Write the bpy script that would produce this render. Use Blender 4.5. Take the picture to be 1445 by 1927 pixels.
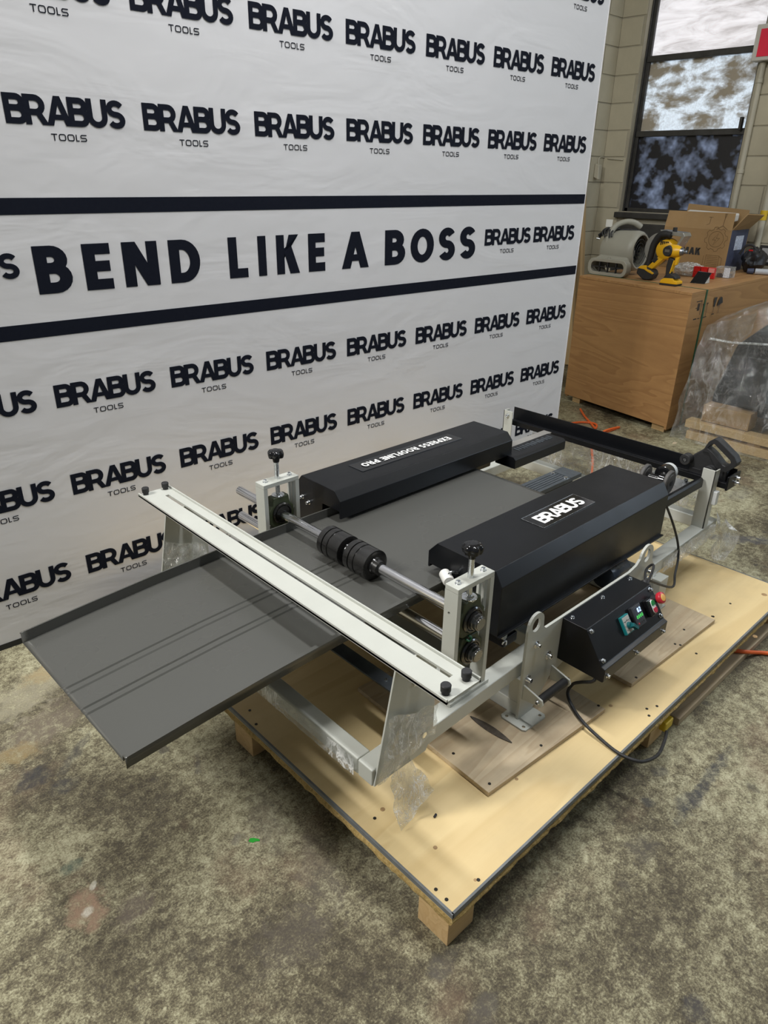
import bpy, bmesh, math, random
from mathutils import Vector, Matrix, Euler, noise
random.seed(7)
for o in list(bpy.data.objects): bpy.data.objects.remove(o)
S = bpy.context.scene
COL = S.collection
# ------------------------------------------------------------------ camera
FPX = 1327.78
M = Matrix(((0.72950141, -0.68381161, 0.01514512),
            (-0.28496423, -0.32398484, -0.90212483),
            (0.62179022, 0.65378551, -0.43120925)))     # world -> camera (x right, y down, z forward)
CAM = Vector((0, 0, 1.55))
cd = bpy.data.cameras.new('camera'); cam = bpy.data.objects.new('camera', cd); COL.objects.link(cam)
cd.sensor_fit = 'VERTICAL'; cd.sensor_height = 36.0; cd.lens = FPX / 1927 * 36.0
cd.clip_start = .02; cd.clip_end = 60
R3 = Matrix((M[0], -M[1], -M[2])).transposed()
cam.matrix_world = Matrix.Translation(CAM) @ R3.to_4x4()
S.camera = cam
MT = M.transposed()
def px(u, v, **k):
    """world point where the viewing ray of pixel (u, v) meets the plane x=, y= or z="""
    d = MT @ Vector((u - 722.5, v - 963.5, FPX)); a, val = list(k.items())[0]; i = 'xyz'.index(a)
    return CAM + d * ((val - CAM[i]) / d[i])
# ------------------------------------------------------------------ world, lights, exposure
W = bpy.data.worlds.new('world'); S.world = W; W.use_nodes = True
W.node_tree.nodes['Background'].inputs[0].default_value = (.86, .93, 1.0, 1)
W.node_tree.nodes['Background'].inputs[1].default_value = .13
S.view_settings.view_transform = 'Standard'; S.view_settings.look = 'None'
S.view_settings.gamma = 1; S.view_settings.use_curve_mapping = False
S.view_settings.exposure = 0.22
def area(name, loc, target, size, power, col, sy=None):
    l = bpy.data.lights.new(name, 'AREA'); l.energy = power; l.color = col
    l.shape = 'RECTANGLE'; l.size = size; l.size_y = sy or size
    o = bpy.data.objects.new(name, l); COL.objects.link(o); o.location = loc
    o.rotation_euler = (Vector(target) - Vector(loc)).to_track_quat('-Z', 'Y').to_euler()
    return o
# the workshop's own lights, all outside the picture: rows of ceiling fixtures and the daylight side of the block wall.
# The painted window in the picture lights the room by its panes alone.
area('ceiling_row_left_offscreen', (-2.3, 2.3, 4.1), (-1.2, 1.2, 0), .25, 235, (1, .985, .95), 1.6)
area('ceiling_row_overhead_offscreen', (1.5, 1.1, 4.2), (1.5, 1.1, 0), .22, 100, (.98, .99, 1.0), 2.4)
area('ceiling_row_back_offscreen', (5.2, .4, 4.2), (4.6, .5, 0), .22, 48, (.95, .98, 1.0), 2.4)
area('window_right_offscreen', (6.12, -1.65, 2.15), (3.4, .4, .5), 1.0, 60, (.70, .84, 1.0), 1.6)
# ------------------------------------------------------------------ mesh helpers
ORG = {}
class MB:
    def __init__(s): s.v = []; s.f = []
    def add(s, vs, fs):
        n = len(s.v); s.v += [tuple(v) for v in vs]; s.f += [tuple(i + n for i in f) for f in fs]; return s
    def box(s, a, b):
        x0, y0, z0 = a; x1, y1, z1 = b
        return s.hexa([(x0,y0,z0),(x1,y0,z0),(x1,y1,z0),(x0,y1,z0)], [(x0,y0,z1),(x1,y0,z1),(x1,y1,z1),(x0,y1,z1)])
    def hexa(s, bot, top):
        n = len(bot)
        return s.add(list(bot) + list(top), [tuple(range(n))[::-1], tuple(range(n, 2 * n))] + [(i, (i + 1) % n, n + (i + 1) % n, n + i) for i in range(n)])
    def prism(s, poly, ax, a, b):
        """poly of 2-D points extruded along axis ax from a to b; poly axes are the two others in xyz order"""
        def mk(p, c):
            q = list(p); q.insert('xyz'.index(ax), c); return q
        return s.hexa([mk(p, a) for p in poly], [mk(p, b) for p in poly])
    def cyl(s, p0, p1, r0, r1=None, n=20, caps=True):
        r1 = r0 if r1 is None else r1
        return s.lathe(p0, p1, [(0, r0), (1, r1)], n, caps)
    def lathe(s, p0, p1, prof, n=24, caps=True):
        p0 = Vector(p0); p1 = Vector(p1); d = p1 - p0; z = d.normalized()
        x = z.orthogonal().normalized(); y = z.cross(x); vs = []; fs = []
        for t, r in prof:
            for i in range(n):
                a = 2 * math.pi * i / n
                vs.append(p0 + d * t + (x * math.cos(a) + y * math.sin(a)) * r)
        m = len(prof)
        for j in range(m - 1):
            for i in range(n):
                k = (i + 1) % n; fs.append((j*n+i, j*n+k, (j+1)*n+k, (j+1)*n+i))
        if caps: fs += [tuple(range(n))[::-1], tuple(range((m-1)*n, m*n))]
        return s.add(vs, fs)
    def tube(s, pts, r, n=10, res=6, flat=1.0):
        pts = [Vector(p) for p in pts]
        if len(pts) > 2 and res > 1: pts = spline(pts, res)
        vs = []; fs = []; prev = None
        for i, p in enumerate(pts):
            t = (pts[min(i+1, len(pts)-1)] - pts[max(i-1, 0)]).normalized()
            x = t.orthogonal().normalized() if prev is None else (prev - t * prev.dot(t)).normalized()
            prev = x; y = t.cross(x)
            rr = r[i * len(r) // len(pts)] if isinstance(r, (list, tuple)) else r
            for k in range(n):
                a = 2 * math.pi * k / n; vs.append(p + x * math.cos(a) * rr + y * math.sin(a) * rr * flat)
        for i in range(len(pts) - 1):
            for k in range(n):
                q = (k + 1) % n; fs.append((i*n+k, i*n+q, (i+1)*n+q, (i+1)*n+k))
        fs += [tuple(range(n))[::-1], tuple(range((len(pts)-1)*n, len(pts)*n))]
        return s.add(vs, fs)
    def sphere(s, c, r, n=16, m=10, sq=(1, 1, 1)):
        vs = []; fs = []
        for j in range(1, m):
            b = math.pi * j / m
            for i in range(n):
                a = 2 * math.pi * i / n
                vs.append((c[0]+r*sq[0]*math.sin(b)*math.cos(a), c[1]+r*sq[1]*math.sin(b)*math.sin(a), c[2]+r*sq[2]*math.cos(b)))
        for j in range(m - 2):
            for i in range(n):
                k = (i+1) % n; fs.append((j*n+i, (j+1)*n+i, (j+1)*n+k, j*n+k))
        vs += [(c[0],c[1],c[2]+r*sq[2]), (c[0],c[1],c[2]-r*sq[2])]; t = len(vs)
        for i in range(n):
            k = (i+1) % n; fs.append((t-2, i, k)); fs.append((t-1, (m-2)*n+k, (m-2)*n+i))
        return s.add(vs, fs)
    def xf(s, mat, start=0):
        s.v[start:] = [tuple(mat @ Vector(v)) for v in s.v[start:]]; return s
    def mesh(s, name, off=Vector()):
        me = bpy.data.meshes.new(name); me.from_pydata([Vector(v) - off for v in s.v], [], s.f)
        bm = bmesh.new(); bm.from_mesh(me); bmesh.ops.recalc_face_normals(bm, faces=bm.faces); bm.to_mesh(me); bm.free()
        return me
    def build(s, name, m, parent=None, bevel=0, smooth=False, local=False, seg=2):
        off = ORG.get(parent.name, Vector()) if (parent and not local) else Vector()
        me = s.mesh(name, off); me.materials.append(m)
        return link(name, me, parent, bevel, smooth, seg)
def link(name, me, parent=None, bevel=0, smooth=False, seg=2):
    o = bpy.data.objects.new(name, me); COL.objects.link(o)
    if parent:
        o.parent = parent; ORG[o.name] = ORG.get(parent.name, Vector())
    if smooth:
        for p in me.polygons: p.use_smooth = True
        try: me.set_sharp_from_angle(angle=math.radians(38))
        except Exception: pass
    if bevel:
        b = o.modifiers.new('bevel', 'BEVEL'); b.width = bevel; b.segments = seg; b.limit_method = 'ANGLE'; b.angle_limit = math.radians(25)
        for p in me.polygons: p.use_smooth = True
        b.harden_normals = True
    return o
def spline(pts, res):
    out = []; n = len(pts)
    for i in range(n - 1):
        p0 = pts[max(i-1, 0)]; p1 = pts[i]; p2 = pts[i+1]; p3 = pts[min(i+2, n-1)]
        for k in range(res):
            t = k / res
            out.append(.5 * ((2*p1) + (p2-p0)*t + (2*p0-5*p1+4*p2-p3)*t*t + (3*p1-p0-3*p2+p3)*t**3))
    return out + [pts[-1]]
def thing(name, loc, label, cat, group=None):
    o = bpy.data.objects.new(name, None); COL.objects.link(o); o.location = loc; o.empty_display_size = .05
    ORG[o.name] = Vector(loc); return tag(o, label, cat, group)
def tag(o, label, cat, group=None):
    o['label'] = label; o['category'] = cat
    if group: o['group'] = group
    return o
def struct(o): o['kind'] = 'structure'; return o
def copy_part(o, delta):
    c = o.copy(); COL.objects.link(c); c.location = o.location + Vector(delta); return c
# ------------------------------------------------------------------ materials
def newmat(name):
    m = bpy.data.materials.new(name); m.use_nodes = True; nt = m.node_tree
    return m, nt, nt.nodes['Principled BSDF']
class N:
    """tiny node-building helper"""
    def __init__(s, nt): s.nt = nt; s.tc = s.n('ShaderNodeTexCoord')
    def n(s, t, **k):
        x = s.nt.nodes.new(t)
        for a, b in k.items(): setattr(x, a, b)
        return x
    def put(s, sock, v):
        if isinstance(v, bpy.types.NodeSocket): s.nt.links.new(v, sock)
        elif v is not None: sock.default_value = v
    def mapping(s, scale=(1,1,1), rot=(0,0,0), loc=(0,0,0), vec=None):
        m = s.n('ShaderNodeMapping'); s.put(m.inputs[0], vec or s.tc.outputs['Object'])
        m.inputs['Scale'].default_value = scale; m.inputs['Rotation'].default_value = rot; m.inputs['Location'].default_value = loc
        return m.outputs[0]
    def noise(s, scale, detail=4, rough=.6, vec=None, dist=0, col=False):
        x = s.n('ShaderNodeTexNoise'); s.put(x.inputs['Vector'], vec or s.tc.outputs['Object'])
        x.inputs['Scale'].default_value = scale; x.inputs['Detail'].default_value = detail
        x.inputs['Roughness'].default_value = rough; x.inputs['Distortion'].default_value = dist
        return x.outputs['Color' if col else 'Fac']
    def voro(s, scale, vec=None, out='Distance'):
        x = s.n('ShaderNodeTexVoronoi'); s.put(x.inputs['Vector'], vec or s.tc.outputs['Object']); x.inputs['Scale'].default_value = scale
        return x.outputs[out]
    def ramp(s, fac, stops):
        r = s.n('ShaderNodeValToRGB'); s.put(r.inputs[0], fac); e = r.color_ramp.elements
        while len(e) < len(stops): e.new(.5)
        for i, (p, c) in enumerate(stops):
            e[i].position = p; e[i].color = c if isinstance(c, tuple) and len(c) == 4 else ((*c, 1) if isinstance(c, tuple) else (c, c, c, 1))
        return r.outputs[0]
    def mix(s, fac, a, b, mode='MIX'):
        x = s.n('ShaderNodeMix', data_type='RGBA', blend_type=mode); s.put(x.inputs[0], fac)
        s.put(x.inputs[6], (*a, 1) if isinstance(a, tuple) and len(a) == 3 else a); s.put(x.inputs[7], (*b, 1) if isinstance(b, tuple) and len(b) == 3 else b)
        return x.outputs[2]
    def math(s, op, a, b=None, clamp=False):
        x = s.n('ShaderNodeMath', operation=op, use_clamp=clamp); s.put(x.inputs[0], a)
        if b is not None: s.put(x.inputs[1], b)
        return x.outputs[0]
    def bump(s, h, strength=.3, dist=.002):
        b = s.n('ShaderNodeBump'); b.inputs['Strength'].default_value = strength; b.inputs['Distance'].default_value = dist; s.put(b.inputs['Height'], h)
        return b.outputs[0]
def mat(name, col, rough=.5, metal=0, var=.08, scale=8, bump=0, bscale=60, rvar=.1, spec=None, coat=0):
    m, nt, p = newmat(name); g = N(nt)
    c2 = tuple(max(0, min(1, x * (1 + var))) for x in col); c1 = tuple(x * (1 - var) for x in col)
    nz = g.noise(scale, 5)
    g.put(p.inputs['Base Color'], g.ramp(nz, [(.3, c1), (.7, c2)]))
    g.put(p.inputs['Roughness'], g.ramp(g.noise(scale * 2.3, 4), [(.3, max(.02, rough - rvar)), (.7, min(1, rough + rvar))]))
    p.inputs['Metallic'].default_value = metal
    if spec is not None: p.inputs['Specular IOR Level'].default_value = spec
    if coat: p.inputs['Coat Weight'].default_value = coat; p.inputs['Coat Roughness'].default_value = .08
    if bump: g.put(p.inputs['Normal'], g.bump(g.noise(bscale, 4), bump))
    return m
def wood(name, light, dark, axis='x', gs=1.0, stain=.25, staincol=(.25, .2, .14), rough=.6, knots=0.0, rings=14):
    m, nt, p = newmat(name); g = N(nt)
    sc = {'x': (.6, 9, 9), 'y': (9, .6, 9), 'z': (9, 9, .6)}[axis]; sc = tuple(v * gs for v in sc)
    v = g.mapping(sc)
    a = g.noise(1.1, 3, .5, v, .6)
    w = g.math('FRACT', g.math('MULTIPLY', a, rings))
    band = g.ramp(w, [(0, 0.0), (.55, .55), (.9, 1.0), (1, 0.0)])
    fine = g.noise(6, 6, .7, g.mapping(tuple(x * 3 for x in sc)))
    f = g.math('ADD', g.math('MULTIPLY', band, .45), g.math('MULTIPLY', fine, .6), True)
    c = g.mix(f, light, dark)
    big = g.ramp(g.noise(2.2, 5, .65), [(.48, 0.0), (.72, 1.0)])
    c = g.mix(g.math('MULTIPLY', big, stain), c, staincol)
    if knots:
        k = g.ramp(g.voro(knots), [(0, 1.0), (.07, .9), (.11, 0.0)])
        c = g.mix(g.math('MULTIPLY', k, .8), c, (.22, .12, .05))
    g.put(p.inputs['Base Color'], c); p.inputs['Roughness'].default_value = rough
    g.put(p.inputs['Normal'], g.bump(f, .15, .002))
    return m
def film(name, milky=.06, gloss=.25, scale=18, strength=.9, tint=(.95, .97, .97)):
    m, nt, p = newmat(name); nt.nodes.remove(p); g = N(nt); out = nt.nodes['Material Output']
    nrm = g.bump(g.noise(scale, 6, .65, None, 1.2), strength, .03)
    tr = g.n('ShaderNodeBsdfTransparent'); tr.inputs[0].default_value = (*tint, 1)
    gl = g.n('ShaderNodeBsdfGlossy'); gl.inputs['Roughness'].default_value = .07; g.put(gl.inputs['Normal'], nrm)
    df = g.n('ShaderNodeBsdfDiffuse'); df.inputs[0].default_value = (.88, .89, .89, 1)
    lw = g.n('ShaderNodeLayerWeight'); lw.inputs[0].default_value = .35; g.put(lw.inputs['Normal'], nrm)
    a = g.n('ShaderNodeMixShader'); g.put(a.inputs[0], g.math('ADD', g.math('MULTIPLY', lw.outputs['Facing'], gloss), .09, True)); g.put(a.inputs[1], tr.outputs[0]); g.put(a.inputs[2], gl.outputs[0])
    def streak(sc, vec=None):
        d = g.math('ABSOLUTE', g.math('SUBTRACT', g.noise(sc, 3, .6, vec, .8), .5)); return g.ramp(d, [(0, 1.0), (.012, .75), (.04, 0.0)])
    st = g.math('MAXIMUM', streak(scale * .8, g.mapping((1, 1, .35), rot=(.5, .4, .2))), g.math('MULTIPLY', streak(scale * 1.9), .6))
    st = g.math('MULTIPLY', st, g.ramp(g.noise(scale * .35, 2), [(.38, 0.0), (.6, 1.0)]))
    b = g.n('ShaderNodeMixShader'); g.put(b.inputs[0], g.math('ADD', g.math('MULTIPLY', st, min(.75, milky * 2.6)), milky * .35, True)); g.put(b.inputs[1], a.outputs[0]); g.put(b.inputs[2], df.outputs[0])
    nt.links.new(b.outputs[0], out.inputs[0])
    return m
def emit(name, col, strength):
    m, nt, p = newmat(name); p.inputs['Base Color'].default_value = (*col, 1); p.inputs['Emission Color'].default_value = (*col, 1); p.inputs['Emission Strength'].default_value = strength
    return m
paint = mat('grey_white_machine_paint', (.50, .51, .465), .42, 0, .04, 6, .06, 250)
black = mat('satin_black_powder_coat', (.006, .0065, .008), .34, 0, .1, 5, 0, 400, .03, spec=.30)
blackplas = mat('gloss_black_plastic', (.008, .008, .009), .12, 0, .1, 5, rvar=.03)
blackrub = mat('matt_black_rubber', (.015, .015, .016), .6, 0, .2, 20, .1, 300)
chrome = mat('polished_steel_shaft', (.78, .78, .80), .14, 1, .02, 10, rvar=.01)
zinc = mat('zinc_plated_steel', (.70, .72, .74), .25, 1, .06, 40)
rollerblk = mat('blackened_steel_roller', (.012, .0115, .011), .22, 0, .2, 30, 0, 200, .06, spec=.8)
castgreen = mat('dark_olive_cast_iron', (.05, .062, .03), .5, 0, .3, 25, .25, 120)
greywash = mat('dark_grey_steel_plate', (.10, .115, .13), .38, .5, .2, 12, .05, 120)
orangecord = mat('orange_cord_rubber', (.75, .13, .025), .45, 0, .1, 20)
dkvoid = mat('dark_interior', (.012, .012, .013), .7)
white_print = mat('white_print_ink', (.8, .8, .78), .5)
navy_print = mat('dark_navy_print_ink', (.007, .009, .017), .8, 0, .05, 30, 0, 600, spec=.12)
wrap = film('clear_stretch_film', .30, .7, 22, 1.0)
wrapbunch = film('bunched_white_film', .55, .8, 34, 1.0)
wraploose = film('crumpled_clear_film', .30, .75, 42, 1.0)
# ------------------------------------------------------------------ stroke lettering
def arc(cx, cy, rx, ry, a0, a1, n=10):
    return [(cx + rx * math.cos(math.radians(a0 + (a1 - a0) * i / n)), cy + ry * math.sin(math.radians(a0 + (a1 - a0) * i / n))) for i in range(n + 1)]
def glyph(ch, t, wf=1.0):
    """strokes (centre lines) and filled polygons of a capital one unit tall; returns strokes, polys, width"""
    h = t / 2; st = []; po = []
    if ch == 'B':
        w = .66 * wf; m = .53; st.append([(h, 0), (h, 1)])
        r1 = (1 - h - m) / 2; r2 = (m - h) / 2
        st.append([(h, 1-h), (w-.05-h-r1, 1-h)] + arc(w-.05-h-r1, m+r1, r1, r1, 90, -90) + [(h, m)])
        st.append([(h, m), (w-h-r2, m)] + arc(w-h-r2, h+r2, r2, r2, 90, -90) + [(h, h)])
    elif ch in 'RP':
        w = .66 * wf; m = .42 if ch == 'R' else .40; st.append([(h, 0), (h, 1)]); r = (1 - h - m) / 2
        st.append([(h, 1-h), (w-.04-h-r, 1-h)] + arc(w-.04-h-r, m+r, r, r, 90, -90) + [(h, m)])
        if ch == 'R': q = t * 1.15; po.append([(.28*wf, m+.02), (.28*wf+q*.9, m+.06), (w+.04, 0), (w+.04-q, 0)])
    elif ch == 'A':
        w = .78 * wf; q = t * 1.12; c = w / 2
        po += [[(0, 0), (q, 0), (c+q*.42, 1), (c-q*.48, 1)], [(w-q, 0), (w, 0), (c+q*.48, 1), (c-q*.42, 1)], [(w*.24, .2), (w*.76, .2), (w*.70, .2+t*.85), (w*.30, .2+t*.85)]]
    elif ch == 'U':
        w = .66 * wf; r = w/2-h; st.append([(h, 1), (h, h+r)] + arc(w/2, h+r, r, r, 180, 360, 14) + [(w-h, 1)])
    elif ch == 'S':
        w = .60 * wf; ry = (1 - t) / 4; rx = w/2-h
        st.append(arc(w/2, 1-h-ry, rx, ry, 28, 270, 16) + arc(w/2, h+ry, rx, ry, 90, -152, 16)[1:])
    elif ch == 'E' or ch == 'F':
        w = .54 * wf; st += [[(h, 0), (h, 1)], [(h, 1-h), (w, 1-h)], [(h, .5+h*.1), (w*.95, .5+h*.1)]]
        if ch == 'E': st.append([(h, h), (w, h)])
    elif ch == 'N':
        w = .74 * wf; st += [[(h, 0), (h, 1)], [(w-h, 0), (w-h, 1)]]; po.append([(0, 1), (t*1.2, 1), (w, 0), (w-t*1.2, 0)])
    elif ch == 'M':
        w = .9 * wf; st += [[(h, 0), (h, 1)], [(w-h, 0), (w-h, 1)]]; po += [[(0, 1), (t*1.2, 1), (w/2+t*.5, .1), (w/2-t*.5, .1)], [(w, 1), (w-t*1.2, 1), (w/2-t*.5, .1), (w/2+t*.5, .1)]]
    elif ch == 'D':
        w = .70 * wf; st.append([(h, 0), (h, 1)]); st.append([(h, 1-h), (w*.42, 1-h)] + arc(w*.42, .5, w*.58-h, .5-h, 90, -90, 14) + [(h, h)])
    elif ch == 'L':
        w = .52 * wf; st += [[(h, 1), (h, 0)], [(h, h), (w, h)]]
    elif ch == 'I':
        w = t; st.append([(h, 0), (h, 1)])
    elif ch == 'K':
        w = .68 * wf; q = t * 1.25; st.append([(h, 0), (h, 1)]); po += [[(t*.8, .36), (w-q, 1), (w, 1), (t*.8, .36+q*.9)], [(w*.34, .58), (w*.34+q*.75, .72), (w+.02, 0), (w+.02-q, 0)]]
    elif ch == 'O':
        w = .80 * wf; st.append(arc(w/2, .5, w/2-h, .5-h, 0, 360, 28))
    elif ch == 'o':   # square-cornered extended O
        w = 1.12 * wf; r = .26; st.append([(w/2, 1-h)] + arc(w-h-r, 1-h-r, r, r, 90, 0, 5) + arc(w-h-r, h+r, r, r, 0, -90, 5) + arc(h+r, h+r, r, r, 270, 180, 5) + arc(h+r, 1-h-r, r, r, 180, 90, 5) + [(w/2, 1-h)])
    elif ch == 's':   # square-cornered extended S
        w = 1.02 * wf; r = .2; st.append([(w, 1-h)] + arc(h+r, 1-h-r, r, r, 90, 180, 4) + arc(h+r, .5+r, r, r, 180, 270, 4)[0:] + arc(w-h-r, .5-r, r, r, 90, 0, 4) + arc(w-h-r, h+r, r, r, 0, -90, 4) + [(0, h)])
    elif ch == 'T':
        w = .95 * wf; st += [[(0, 1-h), (w, 1-h)], [(w/2, 1-h), (w/2, 0)]]
    elif ch == 'X':
        w = .72 * wf; q = t * 1.2; po += [[(0, 1), (q, 1), (w, 0), (w-q, 0)], [(w, 1), (w-q, 1), (0, 0), (q, 0)]]
    elif ch in '8':
        w = .6; ry = (1-t)/4; st += [arc(w/2, 1-h-ry, w/2-h, ry, 0, 360, 18), arc(w/2, h+ry, w/2-h, ry, 0, 360, 18)]
    elif ch == '2':
        w = .58; ry = (1-t)/4; st.append(arc(w/2, 1-h-ry, w/2-h, ry, 170, -50, 12) + [(h, h), (w, h)])
    elif ch == '0':
        w = .6; st.append(arc(w/2, .5, w/2-h, .5-h, 0, 360, 20))
    else: w = .35
    return st, po, w
def stroke_quads(pts, t):
    pts = [Vector(p) for p in pts]; P = [pts[0]]
    for p in pts[1:]:
        if (p - P[-1]).length > 1e-5: P.append(p)
    L = []; Rr = []; n = len(P); closed = (P[0] - P[-1]).length < 1e-4
    for i in range(n):
        a = (P[i] - P[i-1]).normalized() if i > 0 else ((P[-1] - P[-2]).normalized() if closed else None)
        b = (P[i+1] - P[i]).normalized() if i < n-1 else ((P[1] - P[0]).normalized() if closed else None)
        if a is None: d = b; k = 1
        elif b is None: d = a; k = 1
        else:
            d = (a + b); d = d.normalized() if d.length > 1e-4 else a; k = 1 / max(.45, d.dot(a))
        nrm = Vector((-d.y, d.x)) * (t / 2 * k); L.append(P[i] + nrm); Rr.append(P[i] - nrm)
    return [(L[i], Rr[i], Rr[i+1], L[i+1]) for i in range(n - 1)]
def text_mb(txt, t, gap, height, wf=1.0, fit=None, kern=None, spacegap=.35):
    """flat lettering in the XY plane, baseline y=0, starting at x=0; fit scales the width"""
    polys = []; x = 0; lay = 0
    for i, ch in enumerate(txt):
        if ch == ' ': x += spacegap; continue
        st, po, w = glyph(ch, t, wf)
        for s_ in st:
            lay += 1; polys += [([(p.x + x, p.y) for p in q], lay) for q in stroke_quads(s_, t)]
        for q in po: lay += 1; polys.append(([(a + x, b) for a, b in q], lay))
        x += w + gap + (kern.get(txt[i:i+2], 0) if kern else 0)
    x -= gap; sx = (fit / x) if fit else height; mb = MB()
    for q, ly in polys:
        ar = sum(q[i][0]*q[(i+1) % len(q)][1] - q[(i+1) % len(q)][0]*q[i][1] for i in range(len(q)))
        if ar < 0: q = q[::-1]
        mb.add([(a * sx, b * height, ly * 5e-5) for a, b in q], [tuple(range(len(q)))])
    return mb
def flatmesh(mb, name, m):
    me = bpy.data.meshes.new(name); me.from_pydata(mb.v, [], mb.f); me.materials.append(m); return me
KERN = {'RA': -.045, 'AB': -.11, 'BR': -.10, 'BU': -.08, 'US': -.02}
def brabus(fit, height): return text_mb('BRABUS', .212, 0, height, 1.18, fit, KERN)
# ================================================================== SETTING
def concrete():
    m, nt, p = newmat('worn_stained_concrete'); g = N(nt); co = g.tc.outputs['Object']
    fine = g.noise(190, 8, .8); mid = g.noise(38, 8, .78, None, .3); big = g.noise(1.9, 8, .68, None, .5)
    h = g.math('ADD', g.math('ADD', g.math('MULTIPLY', fine, .55), g.math('MULTIPLY', mid, .45)), g.math('MULTIPLY', big, .55))
    c = g.ramp(h, [(.665, (.045, .035, .020)), (.745, (.125, .104, .060)), (.80, (.28, .255, .155)), (.88, (.50, .475, .32))])
    c = g.mix(g.math('MULTIPLY', g.ramp(g.noise(2.6, 6, .65, g.mapping((1, 1, 1), loc=(7, 3, 0))), [(.54, 0.0), (.70, 1.0)]), .45), c, (.24, .15, .095))
    sp = g.ramp(g.math('ADD', g.voro(8.0), g.math('MULTIPLY', g.noise(35, 4), .30)), [(.24, 1.0), (.29, 0.0)])
    c = g.mix(g.math('MULTIPLY', g.math('MULTIPLY', sp, g.ramp(g.noise(1.7, 3), [(.40, 0.0), (.56, 1.0)])), .8), c, (.06, .052, .042))
    sp2 = g.ramp(g.math('ADD', g.voro(26.0), g.math('MULTIPLY', g.noise(70, 4), .25)), [(.20, 1.0), (.26, 0.0)])
    c = g.mix(g.math('MULTIPLY', sp2, .55), c, (.075, .062, .045))
    nz = g.noise(22, 5, .7, None, .3)
    def stain(u, v, ru, rv, col, amt, rot=0):
        q = px(u, v, z=0)
        mp = g.n('ShaderNodeMapping', vector_type='TEXTURE'); nt.links.new(co, mp.inputs[0])
        mp.inputs['Location'].default_value = (q.x, q.y, 0); mp.inputs['Rotation'].default_value = (0, 0, math.radians(rot)); mp.inputs['Scale'].default_value = (ru, rv, 1)
        ln = g.n('ShaderNodeVectorMath', operation='LENGTH'); nt.links.new(mp.outputs[0], ln.inputs[0])
        d = g.math('ADD', ln.outputs['Value'], g.math('MULTIPLY', g.math('SUBTRACT', nz, .5), 2.2))
        return g.mix(g.math('MULTIPLY', g.math('MULTIPLY', g.ramp(d, [(.55, 1.0), (1.0, 0.0)]), g.ramp(mid, [(.38, 1.0), (.62, .35)])), amt), c, col)
    for a in ((85, 1365, .17, .09, (.17, .135, .10), .8, 20), (30, 1420, .08, .05, (.33, .24, .10), .7), (60, 1465, .06, .045, (.035, .035, .04), .85),
              (120, 1480, .04, .04, (.05, .05, .055), .7), (140, 1420, .09, .02, (.06, .055, .05), .8, 40), (60, 1300, .2, .1, (.48, .44, .31), .6, 30), (90, 1265, .1, .05, (.36, .25, .10), .6),
              (160, 1710, .055, .07, (.42, .27, .18), .75), (165, 1715, .02, .012, (.75, .72, .62), .9, 50), (175, 1667, .014, .008, (.75, .72, .62), .9, 50), (250, 1708, .06, .045, (.13, .10, .08), .75, 20),
              (135, 1632, .03, .022, (.10, .17, .13), .5), (445, 1580, .022, .014, (.12, .105, .09), .9, 40), (372, 1438, .05, .012, (.10, .09, .075), .8, 60),
              (1330, 1470, .21, .022, (.035, .037, .045), .85, 4), (1290, 1510, .05, .035, (.045, .045, .05), .8), (1310, 1905, .035, .035, (.05, .045, .045), .85),
              (915, 1890, .035, .03, (.09, .08, .065), .8), (905, 1915, .05, .03, (.10, .085, .07), .7), (830, 1820, .05, .03, (.10, .09, .075), .7), (1240, 1450, .03, .025, (.07, .065, .06), .8),
              (1210, 1595, .06, .04, (.09, .08, .065), .6), (1220, 1510, .02, .02, (.05, .05, .05), .85), (1400, 1015, .3, .05, (.08, .09, .12), .6, -50), (1390, 930, .14, .06, (.14, .13, .12), .5),
              (600, 1640, .16, .06, (.13, .11, .085), .5, 60), (560, 1760, .12, .08, (.12, .10, .08), .45), (500, 1540, .12, .05, (.14, .12, .09), .5, 70)):
        c = stain(*a)
    g.put(p.inputs['Base Color'], c)
    g.put(p.inputs['Roughness'], g.ramp(g.noise(6, 5), [(.3, .36), (.7, .6)]))
    g.put(p.inputs['Normal'], g.bump(g.math('ADD', fine, g.math('MULTIPLY', mid, .6)), .55, .006))
    return m
fl = MB(); fl.box((-4, -5, -.1), (6.4, 4.0, 0)); floor = struct(fl.build('floor', concrete()))
cmu = mat('cream_painted_concrete_block', (.46, .42, .31), .55, 0, .10, 3, .35, 70)
mortar = mat('cream_painted_mortar', (.36, .33, .25), .7, 0, .1, 8, .3, 90)
dkframe = mat('dark_bronze_window_frame', (.035, .034, .032), .4, 0, .3, 12)
XW, YW = 6.18, 3.76
WY0, WY1, WZ0, WZ1 = 2.58, 3.535, 1.29, 3.05
def wallbox(mb, lo, hi): mb.box(lo, hi)
w = MB()
x0, x1 = XW, XW + .2
w.box((x0, WY1, 0), (x1, 4.0, 4.3)); w.box((x0, -5, 0), (x1, WY0, 4.3)); w.box((x0, WY0, 0), (x1, WY1, WZ0)); w.box((x0, WY0, WZ1), (x1, WY1, 4.3))
wall_back = struct(w.build('wall_back', mortar))
wall_left = struct(MB().box((-4, YW, 0), (XW, YW + .2, 4.3)).build('wall_left', mortar))
struct(MB().box((-4, -5, 4.3), (6.4, 4.0, 4.4)).build('ceiling', mat('off_white_ceiling', (.55, .54, .5), .8)))
CH, CW = .2032, .4064
def blockmesh(length, ax, name):
    mb = MB(); h = CH - .010; d = .006
    if ax == 'y': mb.box((-d, 0, 0), (.001, length, h))
    else: mb.box((0, -d, 0), (length, .001, h))
    me = mb.mesh(name); me.materials.append(cmu); return me
BM = {}
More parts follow.
